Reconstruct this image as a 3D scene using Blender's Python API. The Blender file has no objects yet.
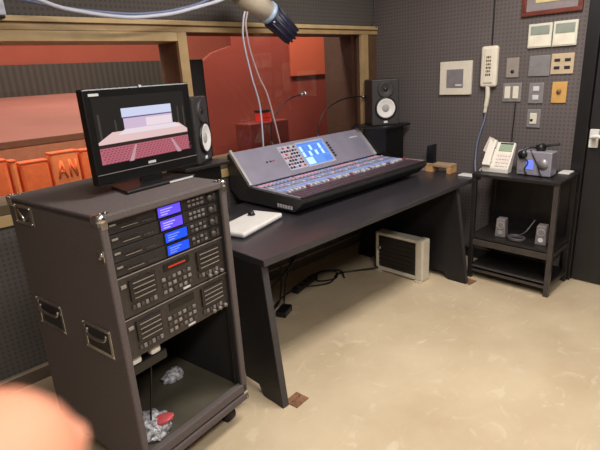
import bpy, bmesh, math, random
from mathutils import Vector, Matrix, Euler
random.seed(7)
scn = bpy.context.scene
COL = scn.collection
PI = math.pi

# ------------------------------------------------------------------ colours and materials
def lin(c):
    out = []
    for v in c[:3]:
        v = v / 255.0
        out.append(v / 12.92 if v <= 0.04045 else ((v + 0.055) / 1.055) ** 2.4)
    return (out[0], out[1], out[2], 1.0)

def new_mat(name):
    m = bpy.data.materials.new(name)
    m.use_nodes = True
    nt = m.node_tree
    b = nt.nodes.get('Principled BSDF')
    return m, nt, b

def mat(name, rgb, rough=0.5, metal=0.0, noise=0.10, scale=18.0, bump=0.0, spec=0.5, emit=None, estr=0.0):
    m, nt, b = new_mat(name)
    b.inputs['Roughness'].default_value = rough
    b.inputs['Metallic'].default_value = metal
    b.inputs['Specular IOR Level'].default_value = spec
    c = lin(rgb)
    tc = nt.nodes.new('ShaderNodeTexCoord')
    n = nt.nodes.new('ShaderNodeTexNoise')
    n.inputs['Scale'].default_value = scale
    n.inputs['Detail'].default_value = 4
    nt.links.new(tc.outputs['Object'], n.inputs['Vector'])
    r = nt.nodes.new('ShaderNodeValToRGB')
    r.color_ramp.elements[0].position = 0.3
    r.color_ramp.elements[1].position = 0.7
    r.color_ramp.elements[0].color = tuple(x * (1 - noise) for x in c[:3]) + (1,)
    r.color_ramp.elements[1].color = tuple(min(1, x * (1 + noise)) for x in c[:3]) + (1,)
    nt.links.new(n.outputs['Fac'], r.inputs['Fac'])
    nt.links.new(r.outputs['Color'], b.inputs['Base Color'])
    if bump > 0:
        bp = nt.nodes.new('ShaderNodeBump')
        bp.inputs['Strength'].default_value = bump
        bp.inputs['Distance'].default_value = 0.004
        nt.links.new(n.outputs['Fac'], bp.inputs['Height'])
        nt.links.new(bp.outputs['Normal'], b.inputs['Normal'])
    if emit is not None:
        b.inputs['Emission Color'].default_value = lin(emit)
        b.inputs['Emission Strength'].default_value = estr
    return m

def math_node(nt, op, a, b=None):
    n = nt.nodes.new('ShaderNodeMath'); n.operation = op
    for i, v in enumerate((a, b)):
        if v is None: continue
        if isinstance(v, (int, float)): n.inputs[i].default_value = v
        else: nt.links.new(v, n.inputs[i])
    return n.outputs[0]

def perforated(name, rgb, dark, axes, pitch=0.027, rough=0.85):
    """painted acoustic board with a square grid of small holes"""
    m, nt, b = new_mat(name)
    b.inputs['Roughness'].default_value = rough
    b.inputs['Specular IOR Level'].default_value = 0.25
    tc = nt.nodes.new('ShaderNodeTexCoord')
    sx = nt.nodes.new('ShaderNodeSeparateXYZ')
    nt.links.new(tc.outputs['Object'], sx.inputs[0])
    ds = []
    for ax in axes:
        v = math_node(nt, 'DIVIDE', sx.outputs[ax], pitch)
        v = math_node(nt, 'FRACT', v)
        v = math_node(nt, 'SUBTRACT', v, 0.5)
        ds.append(math_node(nt, 'MULTIPLY', v, v))
    d = math_node(nt, 'SQRT', math_node(nt, 'ADD', ds[0], ds[1]))
    r = nt.nodes.new('ShaderNodeValToRGB')
    r.color_ramp.elements[0].position = 0.22
    r.color_ramp.elements[1].position = 0.34
    r.color_ramp.elements[0].color = lin(dark)
    r.color_ramp.elements[1].color = lin(rgb)
    nt.links.new(d, r.inputs['Fac'])
    n = nt.nodes.new('ShaderNodeTexNoise'); n.inputs['Scale'].default_value = 2.5
    nt.links.new(tc.outputs['Object'], n.inputs['Vector'])
    mx = nt.nodes.new('ShaderNodeMixRGB'); mx.blend_type = 'MULTIPLY'; mx.inputs['Fac'].default_value = 0.25
    nt.links.new(r.outputs['Color'], mx.inputs['Color1'])
    nt.links.new(n.outputs['Fac'], mx.inputs['Color2'])
    nt.links.new(mx.outputs['Color'], b.inputs['Base Color'])
    return m

def floor_material():
    m, nt, b = new_mat('stained_vinyl')
    tc = nt.nodes.new('ShaderNodeTexCoord')
    n1 = nt.nodes.new('ShaderNodeTexNoise'); n1.inputs['Scale'].default_value = 1.7; n1.inputs['Detail'].default_value = 5; n1.inputs['Roughness'].default_value = 0.6
    n2 = nt.nodes.new('ShaderNodeTexNoise'); n2.inputs['Scale'].default_value = 5.5; n2.inputs['Detail'].default_value = 6; n2.inputs['Distortion'].default_value = 2.2
    n3 = nt.nodes.new('ShaderNodeTexNoise'); n3.inputs['Scale'].default_value = 60; n3.inputs['Detail'].default_value = 2
    for n in (n1, n2, n3): nt.links.new(tc.outputs['Object'], n.inputs['Vector'])
    r1 = nt.nodes.new('ShaderNodeValToRGB')
    e = r1.color_ramp.elements
    e[0].position = 0.30; e[0].color = lin((192, 170, 138))
    e[1].position = 0.65; e[1].color = lin((212, 192, 160))
    r2 = nt.nodes.new('ShaderNodeValToRGB')
    e = r2.color_ramp.elements
    e[0].position = 0.60; e[0].color = (0, 0, 0, 1)
    e[1].position = 0.74; e[1].color = (0.5, 0.5, 0.5, 1)
    nt.links.new(n1.outputs['Fac'], r1.inputs['Fac'])
    nt.links.new(n2.outputs['Fac'], r2.inputs['Fac'])
    mx = nt.nodes.new('ShaderNodeMixRGB'); mx.inputs['Color2'].default_value = lin((224, 208, 180))
    nt.links.new(r2.outputs['Color'], mx.inputs['Fac'])
    nt.links.new(r1.outputs['Color'], mx.inputs['Color1'])
    # fine scuffs: long thin streaks
    mp = nt.nodes.new('ShaderNodeMapping'); mp.inputs['Scale'].default_value = (2.5, 7, 1); mp.inputs['Rotation'].default_value = (0, 0, 0.5)
    nt.links.new(tc.outputs['Object'], mp.inputs['Vector'])
    n4 = nt.nodes.new('ShaderNodeTexNoise'); n4.inputs['Scale'].default_value = 2.2; n4.inputs['Detail'].default_value = 8; n4.inputs['Distortion'].default_value = 1.5
    nt.links.new(mp.outputs['Vector'], n4.inputs['Vector'])
    r4 = nt.nodes.new('ShaderNodeValToRGB'); e = r4.color_ramp.elements
    e[0].position = 0.62; e[0].color = (0, 0, 0, 1); e[1].position = 0.70; e[1].color = (0.32, 0.32, 0.32, 1)
    nt.links.new(n4.outputs['Fac'], r4.inputs['Fac'])
    mx2 = nt.nodes.new('ShaderNodeMixRGB'); mx2.inputs['Color2'].default_value = lin((230, 216, 190))
    nt.links.new(r4.outputs['Color'], mx2.inputs['Fac']); nt.links.new(mx.outputs['Color'], mx2.inputs['Color1'])
    nt.links.new(mx2.outputs['Color'], b.inputs['Base Color'])
    rr = nt.nodes.new('ShaderNodeMapRange'); rr.inputs['To Min'].default_value = 0.32; rr.inputs['To Max'].default_value = 0.55
    nt.links.new(n1.outputs['Fac'], rr.inputs['Value']); nt.links.new(rr.outputs[0], b.inputs['Roughness'])
    bp = nt.nodes.new('ShaderNodeBump'); bp.inputs['Strength'].default_value = 0.08; bp.inputs['Distance'].default_value = 0.003
    nt.links.new(n3.outputs['Fac'], bp.inputs['Height']); nt.links.new(bp.outputs['Normal'], b.inputs['Normal'])
    b.inputs['Specular IOR Level'].default_value = 0.35
    return m

def wave_mat(name, c1, c2, scale, direction='X', rough=0.7):
    m, nt, b = new_mat(name)
    b.inputs['Roughness'].default_value = rough
    tc = nt.nodes.new('ShaderNodeTexCoord')
    w = nt.nodes.new('ShaderNodeTexWave'); w.bands_direction = direction; w.inputs['Scale'].default_value = scale; w.inputs['Distortion'].default_value = 0.6
    nt.links.new(tc.outputs['Object'], w.inputs['Vector'])
    r = nt.nodes.new('ShaderNodeValToRGB')
    r.color_ramp.elements[0].color = lin(c1); r.color_ramp.elements[1].color = lin(c2)
    nt.links.new(w.outputs['Fac'], r.inputs['Fac']); nt.links.new(r.outputs['Color'], b.inputs['Base Color'])
    return m

def glass_material():
    m = bpy.data.materials.new('window_glass'); m.use_nodes = True
    nt = m.node_tree; nt.nodes.clear()
    out = nt.nodes.new('ShaderNodeOutputMaterial')
    tr = nt.nodes.new('ShaderNodeBsdfTransparent'); tr.inputs['Color'].default_value = (0.93, 0.93, 0.92, 1)
    gl = nt.nodes.new('ShaderNodeBsdfGlossy'); gl.inputs['Roughness'].default_value = 0.02
    fr = nt.nodes.new('ShaderNodeFresnel'); fr.inputs['IOR'].default_value = 1.5
    mx = nt.nodes.new('ShaderNodeMixShader')
    nt.links.new(fr.outputs[0], mx.inputs[0]); nt.links.new(tr.outputs[0], mx.inputs[1]); nt.links.new(gl.outputs[0], mx.inputs[2])
    nt.links.new(mx.outputs[0], out.inputs['Surface'])
    return m

def clear_plastic():
    m, nt, b = new_mat('crinkled_clear_plastic')
    b.inputs['Base Color'].default_value = lin((205, 205, 208)); b.inputs['Roughness'].default_value = 0.15
    tc = nt.nodes.new('ShaderNodeTexCoord'); n = nt.nodes.new('ShaderNodeTexNoise'); n.inputs['Scale'].default_value = 55; n.inputs['Detail'].default_value = 5
    nt.links.new(tc.outputs['Object'], n.inputs['Vector'])
    r = nt.nodes.new('ShaderNodeValToRGB'); r.color_ramp.elements[0].position = 0.35; r.color_ramp.elements[1].position = 0.65
    r.color_ramp.elements[0].color = lin((95, 92, 95)); r.color_ramp.elements[1].color = lin((205, 203, 206))
    nt.links.new(n.outputs['Fac'], r.inputs['Fac']); nt.links.new(r.outputs['Color'], b.inputs['Base Color'])
    return m

M = {}
def C_(key, *a, **k):
    M[key] = mat(key, *a, **k); return M[key]

M['wall_right'] = perforated('perforated_board_right', (110, 101, 99), (95, 87, 86), ('Y', 'Z'))
M['wall_front'] = perforated('perforated_board_front', (98, 92, 88), (84, 78, 76), ('X', 'Z'))
M['floor'] = floor_material()
M['glass'] = glass_material()
C_('ceiling', (215, 212, 205), 0.9)
C_('wall_plain', (120, 115, 112), 0.9)
C_('baseboard', (96, 82, 70), 0.6)
C_('baseboard_top', (170, 155, 135), 0.5)
C_('tan_wood', (176, 147, 104), 0.5, noise=0.14, scale=9)
C_('tan_wood_light', (200, 172, 126), 0.5, noise=0.12, scale=9)
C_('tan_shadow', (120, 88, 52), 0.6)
C_('olive', (92, 76, 50), 0.6)
C_('jamb_brown', (96, 70, 48), 0.6, noise=0.15)
C_('reveal_brown', (82, 58, 46), 0.65, noise=0.12)
C_('black_board', (28, 26, 27), 0.45, noise=0.2, scale=30)
C_('desk_top', (50, 47, 51), 0.30, noise=0.15, scale=40)
C_('desk_edge', (62, 58, 58), 0.5)
C_('case_carpet', (92, 82, 80), 0.8, noise=0.12, scale=120, bump=0.25)
C_('case_inside', (34, 31, 29), 0.8)
C_('case_floor', (74, 68, 54), 0.7, noise=0.25, scale=6)
C_('chrome', (215, 213, 210), 0.22, 1.0, noise=0.15, scale=60)
C_('steel', (170, 166, 162), 0.35, 1.0, noise=0.15)
C_('recess', (48, 44, 43), 0.5)
C_('rubber', (22, 21, 21), 0.6)
C_('unit_black', (42, 38, 37), 0.42, noise=0.25, scale=60)
C_('deck_black', (54, 48, 45), 0.42, noise=0.25, scale=60)
C_('deck_door', (34, 30, 29), 0.25)
C_('deck_line', (140, 130, 122), 0.4)
C_('key_grey', (122, 115, 112), 0.45)
C_('key_dark', (70, 64, 62), 0.45)
C_('led_red', (150, 40, 20), 0.4, emit=(220, 60, 30), estr=0.4)
C_('lcd_purple', (60, 40, 190), 0.3, emit=(108, 84, 255), estr=0.85)
C_('lcd_blue', (10, 40, 170), 0.3, emit=(20, 84, 240), estr=0.85)
C_('lcd_text', (150, 160, 255), 0.3, emit=(170, 160, 255), estr=0.9)
C_('gloss_black', (14, 14, 15), 0.22)
C_('tv_black', (15, 15, 16), 0.33)
C_('satin_black', (24, 23, 24), 0.4)
C_('pale_mark', (205, 203, 200), 0.5)
for k, c, s in (('pic_dark', (42, 38, 36), 0.75), ('pic_mid', (82, 76, 70), 0.7), ('pic_screen', (212, 218, 244), 0.95), ('pic_lav', (214, 190, 216), 0.95),
                ('pic_white', (240, 224, 232), 0.95), ('pic_stage', (232, 200, 198), 0.95), ('pic_edge', (60, 44, 42), 0.7), ('pic_seat', (186, 104, 118), 0.95),
                ('pic_seat_dark', (142, 70, 86), 0.85), ('pic_aisle', (214, 170, 178), 0.8), ('pic_line', (112, 104, 150), 0.8)):
    C_(k, (5, 5, 5), 0.3, noise=0, emit=c, estr=s)
C_('mixer_silver', (160, 155, 172), 0.30, 0.2, noise=0.08, scale=8)
C_('mixer_rim', (196, 192, 188), 0.35, 0.3)
C_('mixer_body', (58, 56, 56), 0.42)
C_('mixer_deck', (138, 136, 152), 0.4, noise=0.12, scale=40)
C_('mixer_grey', (160, 162, 178), 0.4)
C_('fader_band', (84, 66, 74), 0.45, noise=0.3, scale=40)
C_('key_panel', (196, 192, 204), 0.4)
C_('touch', (40, 70, 140), 0.15, noise=0, emit=(112, 160, 232), estr=0.9)
C_('touch_lit', (160, 200, 245), 0.15, noise=0, emit=(166, 206, 248), estr=0.95)
C_('touch_dark', (60, 90, 160), 0.15, noise=0, emit=(92, 134, 220), estr=0.85)
C_('lit_pink', (206, 140, 160), 0.4, emit=(226, 150, 180), estr=0.4)
C_('lit_blue', (128, 146, 196), 0.4, emit=(140, 162, 222), estr=0.35)
C_('knob_dark', (40, 40, 60), 0.4)
C_('knob_red', (160, 84, 96), 0.4)
C_('cap_white', (210, 208, 210), 0.4)
C_('lip_black', (34, 33, 33), 0.35)
C_('speaker_black', (54, 51, 51), 0.55, noise=0.12, scale=60)
C_('speaker_side', (70, 52, 44), 0.5)
C_('cone_white', (232, 228, 224), 0.55, noise=0.03)
C_('cone_grey', (168, 164, 160), 0.5)
C_('white_plastic', (226, 222, 216), 0.4, noise=0.04)
C_('cream_plastic', (228, 219, 200), 0.45, noise=0.05)
C_('cream_key', (140, 122, 84), 0.5, noise=0.3, scale=60)
C_('thermo_body', (216, 212, 196), 0.5, noise=0.03)
C_('thermo_lcd', (146, 152, 140), 0.3)
C_('thermo_flap', (232, 222, 202), 0.5)
C_('plate_grey', (150, 146, 148), 0.35, 0.3)
C_('plate_silver', (168, 164, 164), 0.35, 0.5)
C_('plate_beige', (196, 174, 144), 0.5)
C_('plate_tan', (206, 160, 92), 0.5)
C_('plate_mid', (150, 140, 132), 0.45)
C_('hole', (40, 34, 30), 0.6)
C_('frame_red', (108, 52, 42), 0.4, noise=0.2, scale=20)
C_('mount_grey', (136, 126, 126), 0.7)
C_('picture_cream', (206, 192, 138), 0.7, noise=0.15, scale=10)
C_('door_black', (37, 34, 34), 0.45)
C_('door_trim', (26, 24, 25), 0.4)
C_('heater_cream', (212, 203, 184), 0.45, noise=0.05)
C_('heater_dark', (50, 42, 38), 0.5)
C_('wood_raw', (208, 158, 104), 0.6, noise=0.15, scale=14)
C_('wood_raw_top', (178, 146, 116), 0.6, noise=0.15, scale=14)
C_('strip_pink', (168, 150, 146), 0.6)
C_('rust', (132, 92, 66), 0.7, noise=0.35, scale=40)
C_('fix_beige', (196, 182, 162), 0.38, noise=0.05)
C_('fix_ring', (176, 200, 224), 0.3)
C_('fix_navy', (34, 36, 64), 0.45, noise=0.2, scale=30)
C_('fix_dark', (46, 44, 56), 0.5)
C_('cable_pale', (206, 208, 222), 0.5, noise=0.05)
C_('cable_pink', (200, 172, 172), 0.5, noise=0.05)
C_('cable_blue', (120, 130, 165), 0.5)
C_('cable_black', (20, 19, 19), 0.5)
C_('cable_grey', (88, 84, 84), 0.5)
C_('phone_white', (226, 220, 208), 0.45, noise=0.03)
C_('phone_lcd', (150, 168, 142), 0.3)
C_('paper', (232, 214, 206), 0.7, noise=0.04)
C_('silver_box', (172, 168, 180), 0.35, 0.4, noise=0.08)
C_('blue_glow', (90, 110, 220), 0.4, emit=(110, 130, 250), estr=0.8)
C_('shelf_black', (36, 33, 32), 0.38, noise=0.25, scale=25)
C_('shelf_edge', (66, 60, 58), 0.4, noise=0.2)
C_('small_speaker', (122, 116, 116), 0.45)
C_('small_cone', (150, 146, 146), 0.4)
C_('lamp_tip', (230, 226, 222), 0.3, emit=(255, 250, 240), estr=1.6)
C_('hall_red', (168, 84, 64), 0.85, noise=0.08, scale=2)
C_('hall_red_dark', (128, 48, 33), 0.85, noise=0.06, scale=2)
C_('hall_orange', (186, 84, 54), 0.85, noise=0.05, scale=2)
C_('hall_pink', (178, 116, 102), 0.8, noise=0.10, scale=1.2)
C_('hall_strip', (118, 74, 50), 0.7)
C_('hall_tan', (186, 118, 86), 0.8)
C_('hall_floor', (90, 60, 46), 0.8)
C_('hall_black', (14, 11, 11), 0.7)
C_('orange_fabric', (250, 118, 62), 0.75, noise=0.14, scale=22, bump=0.3)
C_('orange_light', (248, 138, 78), 0.75, noise=0.10, scale=22, bump=0.3)
C_('orange_dark', (214, 94, 48), 0.8)
C_('stand_red', (104, 34, 26), 0.6)
C_('red_bright', (190, 40, 30), 0.5, emit=(200, 40, 30), estr=0.25)
C_('bag_red', (190, 80, 84), 0.4)
C_('skin', (184, 118, 90), 0.7, noise=0.06, scale=90)
C_('nail', (206, 140, 112), 0.4, noise=0.03)
C_('sleeve', (66, 68, 78), 0.9, noise=0.12, scale=60)
M['bag'] = clear_plastic()
M['slats'] = wave_mat('grey_slats', (64, 58, 52), (80, 74, 67), 3.2)
def skin_setup(m):
    b = m.node_tree.nodes.get('Principled BSDF')
    b.inputs['Subsurface Weight'].default_value = 0.15
    b.inputs['Subsurface Radius'].default_value = (0.01, 0.004, 0.002)
    b.inputs['Subsurface Scale'].default_value = 0.2
skin_setup(M['skin'])

# ------------------------------------------------------------------ mesh builder
class MB:
    def __init__(self): self.bm = bmesh.new(); self.mats = []
    def slot(self, m):
        if m not in self.mats: self.mats.append(m)
        return self.mats.index(m)
    def _merge(self, t, m, smooth=False, mtx=None):
        if mtx is not None: bmesh.ops.transform(t, matrix=mtx, verts=t.verts)
        i = self.slot(m)
        for f in t.faces: f.material_index = i; f.smooth = smooth
        me = bpy.data.meshes.new('tmp'); t.to_mesh(me); t.free()
        self.bm.from_mesh(me); bpy.data.meshes.remove(me)
    def box(self, x0, x1, y0, y1, z0, z1, m, bev=0.0, mtx=None, seg=2):
        t = bmesh.new(); bmesh.ops.create_cube(t, size=1.0)
        sx, sy, sz = abs(x1 - x0), abs(y1 - y0), abs(z1 - z0)
        for v in t.verts:
            v.co = Vector(((x0 + x1) / 2 + v.co.x * sx, (y0 + y1) / 2 + v.co.y * sy, (z0 + z1) / 2 + v.co.z * sz))
        if bev > 0:
            bev = min(bev, 0.45 * min(sx, sy, sz))
            bmesh.ops.bevel(t, geom=t.edges[:], offset=bev, segments=seg, affect='EDGES', profile=0.5)
        self._merge(t, m, False, mtx); return self
    def cyl(self, p0, p1, r0, m, r1=None, n=20, caps=True, smooth=True):
        p0, p1 = Vector(p0), Vector(p1); d = p1 - p0
        t = bmesh.new()
        bmesh.ops.create_cone(t, cap_ends=caps, segments=n, radius1=r0, radius2=r0 if r1 is None else r1, depth=d.length)
        q = Vector((0, 0, 1)).rotation_difference(d.normalized()).to_matrix().to_4x4()
        self._merge(t, m, smooth, Matrix.Translation((p0 + p1) / 2) @ q); return self
    def ball(self, c, r, m, sc=(1, 1, 1), n=16):
        t = bmesh.new(); bmesh.ops.create_uvsphere(t, u_segments=n, v_segments=max(6, n // 2), radius=r)
        self._merge(t, m, True, Matrix.Translation(Vector(c)) @ Matrix.Diagonal((*sc, 1))); return self
    def tube(self, pts, r, m, n=7):
        pts = [Vector(p) for p in pts]; t = bmesh.new(); rings = []
        up = Vector((0.13, 0.21, 0.97))
        for i, p in enumerate(pts):
            d = (pts[min(i + 1, len(pts) - 1)] - pts[max(i - 1, 0)]).normalized()
            a = d.cross(up)
            if a.length < 1e-3: a = d.cross(Vector((1, 0, 0)))
            a.normalize(); b = d.cross(a)
            rr = r[i] if isinstance(r, (list, tuple)) else r
            rings.append([t.verts.new(p + (a * math.cos(2 * PI * k / n) + b * math.sin(2 * PI * k / n)) * rr) for k in range(n)])
        for i in range(len(rings) - 1):
            for k in range(n):
                t.faces.new((rings[i][k], rings[i][(k + 1) % n], rings[i + 1][(k + 1) % n], rings[i + 1][k]))
        t.faces.new(rings[0][::-1]); t.faces.new(rings[-1])
        self._merge(t, m, True); return self
    def lathe(self, prof, m, mtx=None, n=28, smooth=True):
        """profile of (r, z) revolved about local z"""
        t = bmesh.new(); rings = []
        for r, z in prof:
            if r < 1e-6: rings.append([t.verts.new((0, 0, z))])
            else: rings.append([t.verts.new((r * math.cos(2 * PI * k / n), r * math.sin(2 * PI * k / n), z)) for k in range(n)])
        for a, b in zip(rings, rings[1:]):
            for k in range(n):
                k2 = (k + 1) % n
                if len(a) == 1 and len(b) == 1: continue
                if len(a) == 1: t.faces.new((a[0], b[k2], b[k]))
                elif len(b) == 1: t.faces.new((a[k], a[k2], b[0]))
                else: t.faces.new((a[k], a[k2], b[k2], b[k]))
        bmesh.ops.recalc_face_normals(t, faces=t.faces[:])
        self._merge(t, m, smooth, mtx); return self
    def prism(self, poly, axis, a, b, m, bev=0.0, mtx=None, b_poly=None):
        """polygon swept along an axis: 'x' polygon is (y,z), 'y' is (x,z), 'z' is (x,y)"""
        def P(q, w): return {'x': (w, q[0], q[1]), 'y': (q[0], w, q[1]), 'z': (q[0], q[1], w)}[axis]
        t = bmesh.new()
        A = [t.verts.new(P(q, a)) for q in poly]; B = [t.verts.new(P(q, b)) for q in (b_poly or poly)]
        t.faces.new(A); t.faces.new(B[::-1]); n = len(poly)
        for i in range(n): t.faces.new((A[i], B[i], B[(i + 1) % n], A[(i + 1) % n]))
        bmesh.ops.recalc_face_normals(t, faces=t.faces[:])
        if bev > 0: bmesh.ops.bevel(t, geom=t.edges[:], offset=bev, segments=2, affect='EDGES', profile=0.5)
        self._merge(t, m, False, mtx); return self
    def quad(self, pts, m):
        t = bmesh.new(); t.faces.new([t.verts.new(p) for p in pts]); self._merge(t, m); return self
    def build(self, name, parent=None, loc=None, rz=0.0):
        me = bpy.data.meshes.new(name); self.bm.to_mesh(me); self.bm.free()
        for m in self.mats: me.materials.append(m)
        o = bpy.data.objects.new(name, me); COL.objects.link(o)
        if parent is not None: o.parent = parent
        if loc is not None: o.location = loc
        if rz: o.rotation_euler = (0, 0, rz)
        return o

def tag(o, label, cat, group=None):
    o['label'] = label; o['category'] = cat
    if group: o['group'] = group
    return o
def thing(name, label, cat, loc=(0, 0, 0), rz=0.0, group=None):
    o = bpy.data.objects.new(name, None); COL.objects.link(o); o.empty_display_size = 0.05
    o.location = loc; o.rotation_euler = (0, 0, rz)
    return tag(o, label, cat, group)
def struct(o): o['kind'] = 'structure'; return o
def copy_part(o, parent, loc=None):
    c = o.copy(); COL.objects.link(c); c.parent = parent
    if loc is not None: c.location = loc
    return c
def copy_tree(o, parent=None):
    c = o.copy(); COL.objects.link(c)
    if parent is not None: c.parent = parent
    for ch in list(o.children): copy_tree(ch, c)
    return c
def spline(pts, n=10):
    """Catmull-Rom through the points"""
    P = [Vector(p) for p in pts]; P = [P[0] * 2 - P[1]] + P + [P[-1] * 2 - P[-2]]
    out = []
    for i in range(1, len(P) - 2):
        for k in range(n):
            t = k / n
            out.append(0.5 * ((2 * P[i]) + (P[i + 1] - P[i - 1]) * t + (2 * P[i - 1] - 5 * P[i] + 4 * P[i + 1] - P[i + 2]) * t * t
                              + (3 * P[i] - P[i - 1] - 3 * P[i + 1] + P[i + 2]) * t ** 3))
    out.append(P[-2]); return out

# ------------------------------------------------------------------ room shell
XL, YB, ZC = -4.9, -4.6, 2.75
struct(MB().box(XL, 0.2, YB, 0.2, -0.1, 0.0, M['floor']).build('floor'))
struct(MB().box(XL, 0.2, YB, 0.2, ZC, ZC + 0.1, M['ceiling']).build('ceiling'))
w = MB()   # window wall: below, above and the strip left of the windows
w.box(XL, 0.0, 0.0, 0.2, 0.0, 0.93, M['wall_front'])
w.box(XL, 0.0, 0.0, 0.2, 1.85, ZC, M['wall_front'])
w.box(XL, -4.3, 0.0, 0.2, 0.93, 1.85, M['wall_front'])
struct(w.build('wall_front'))
w = MB()
w.box(0.0, 0.2, -1.66, 0.2, 0.0, ZC, M['wall_right'])
w.box(0.0, 0.2, -2.62, -1.66, 2.2, ZC, M['wall_right'])
w.box(0.0, 0.2, YB, -2.62, 0.0, ZC, M['wall_right'])
struct(w.build('wall_right'))
struct(MB().box(XL - 0.1, XL, YB, 0.2, 0, ZC, M['wall_plain']).build('wall_left'))
struct(MB().box(XL, 0.2, YB - 0.1, YB, 0, ZC, M['wall_plain']).build('wall_back'))
b = MB().box(XL, 0.0, -0.018, 0.0, 0.0, 0.072, M['baseboard']); b.box(XL, 0.0, -0.020, 0.0, 0.072, 0.082, M['baseboard_top'])
struct(b.build('baseboard_front'))
struct(MB().box(-0.016, 0.0, -1.64, -0.02, 0.0, 0.075, M['door_trim']).build('baseboard_right'))

# window rail with its ledge and groove, the sill, mullion and jamb
t = MB()
t.box(-4.35, 0.0, -0.035, 0.02, 1.842, 1.868, M['tan_wood_light'], 0.003)
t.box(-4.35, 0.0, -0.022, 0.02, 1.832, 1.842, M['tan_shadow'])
t.box(-4.35, 0.0, -0.030, 0.02, 1.804, 1.832, M['tan_wood'], 0.003)
struct(t.build('trim_1'))
t = MB()
t.box(-4.35, 0.0, -0.024, 0.0, 0.945, 0.998, M['olive'], 0.004)
t.box(-4.35, 0.0, -0.020, 0.0, 0.885, 0.945, M['tan_wood'], 0.004)
struct(t.build('trim_2'))
def window(name, x0, x1, zt, parts):
    r = bpy.data.objects.new(name, None); COL.objects.link(r); r.location = ((x0 + x1) / 2, 0, 0.998); struct(r)
    cx, cz = (x0 + x1) / 2, 0.998
    for nm, boxes in parts:
        mb = MB()
        for (a0, a1, b0, b1, c0, c1, mm) in boxes: mb.box(a0 - cx, a1 - cx, b0, b1, c0 - cz, c1 - cz, M[mm], 0.002)
        mb.build(nm, r)
    g = MB().quad([(x0 - cx, 0.03, 0.0), (x1 - cx, 0.03, 0.0), (x1 - cx, 0.03, zt - cz), (x0 - cx, 0.03, zt - cz)], M['glass']).build('glass_pane', r)
    return r
window('window_1', -4.3, -1.943, 1.754, [
    ('head_frame', [(-4.3, -1.943, -0.026, 0.0, 1.754, 1.804, 'tan_wood_light'), (-4.3, -1.943, 0.0, 0.216, 1.752, 1.85, 'tan_wood')]),
    ('mullion', [(-1.943, -1.881, -0.028, 0.0, 0.998, 1.804, 'tan_wood'), (-1.943, -1.881, 0.0, 0.216, 0.93, 1.85, 'jamb_brown')]),
    ('sill_board', [(-4.3, -1.943, 0.0, 0.216, 0.93, 0.998, 'olive')])])
window('window_2', -1.881, -0.213, 1.804, [
    ('head_frame', [(-1.881, -0.213, 0.0, 0.216, 1.804, 1.85, 'jamb_brown')]),
    ('jamb', [(-0.213, -0.125, -0.028, 0.0, 0.998, 1.804, 'tan_wood'), (-0.125, -0.002, -0.018, 0.0, 0.998, 1.804, 'jamb_brown'), (-0.213, 0.0, 0.0, 0.40, 0.93, 1.86, 'reveal_brown')]),
    ('sill_board', [(-1.881, -0.213, 0.0, 0.216, 0.93, 0.998, 'olive')])])

# door on the right wall
d = bpy.data.objects.new('door_1', None); COL.objects.link(d); d.location = (0.0, -2.14, 0.0); struct(d)
f = MB()
f.box(-0.022, 0.06, 0.41, 0.485, 0.0, 2.2, M['door_trim'], 0.004)
f.box(-0.022, 0.06, -0.485, -0.41, 0.0, 2.2, M['door_trim'], 0.004)
f.box(-0.022, 0.06, -0.41, 0.41, 2.12, 2.2, M['door_trim'], 0.004)
f.build('door_frame', d)
MB().box(0.012, 0.055, -0.408, 0.408, 0.012, 2.118, M['door_black'], 0.003).build('door_leaf', d)
h = MB()
h.box(-0.004, 0.013, 0.345, 0.400, 0.955, 1.075, M['white_plastic'], 0.004)
h.cyl((0.0, 0.372, 1.03), (-0.05, 0.372, 1.03), 0.013, M['chrome'])
h.tube(spline([(-0.05, 0.382, 1.03), (-0.055, 0.34, 1.037), (-0.052, 0.28, 1.024), (-0.045, 0.255, 1.01)], 6), 0.013, M['white_plastic'])
h.build('door_handle', d)

# ------------------------------------------------------------------ the hall beyond the windows
struct(MB().box(-9, 5.5, 0.2, 6.6, -0.1, 0.0, M['hall_floor']).build('floor_hall'))
w = MB()
w.box(-9, 5.5, 6.0, 6.1, 1.895, 4.5, M['hall_red']); w.box(-9, 5.5, 5.97, 6.07, 1.42, 1.895, M['slats']); w.box(-9, 5.5, 6.0, 6.1, 0, 1.42, M['hall_red_dark'])
struct(w.build('wall_hall'))
w = MB()
w.prism([(1.98, 1.11), (5.97, 1.42), (5.97, 0.0), (1.98, 0.0)], 'x', -9, -0.1, M['hall_pink'])
w.box(-9, -0.1, 1.95, 2.0, 1.065, 1.115, M['hall_strip']); w.box(-9, -0.1, 1.96, 2.0, 0.0, 1.065, M['hall_tan'])
struct(w.build('trim_3'))
# partition right behind the second window
p = thing('partition_panel', 'dark red partition panel standing behind the right-hand window', 'partition', (-0.3, 1.05, 0.0))
MB().prism([(-0.80, 0.0), (1.6, 0.0), (1.6, 2.4), (-0.45, 2.4), (-0.45, 1.80), (-0.66, 1.745), (-0.80, 1.66)], 'y', 0.0, 0.05, M['hall_red_dark']).build('panel', p)
MB().box(0.26, 1.2, -0.03, 0.0, 1.5, 2.3, M['hall_orange'], 0.004).build('orange_board', p)
tag(MB().box(-1.68, -1.555, 0.0, 0.03, 0.0, 1.665, M['hall_black'], 0.004).build('black_panel', None, (0.0, 0.32, 0.0)),
    'black upright panel behind the glass just right of the window mullion', 'panel')
s = thing('equipment_case', 'dark red box standing behind the right window glass', 'box', (-0.83, 0.55, 0.0))
MB().box(-0.22, 0.22, -0.05, 0.15, 0.90, 1.148, M['stand_red'], 0.008).build('box_body', s)
MB().box(-0.25, 0.25, -0.07, 0.17, 0.88, 0.90, M['satin_black']).build('base_board', s)
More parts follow.
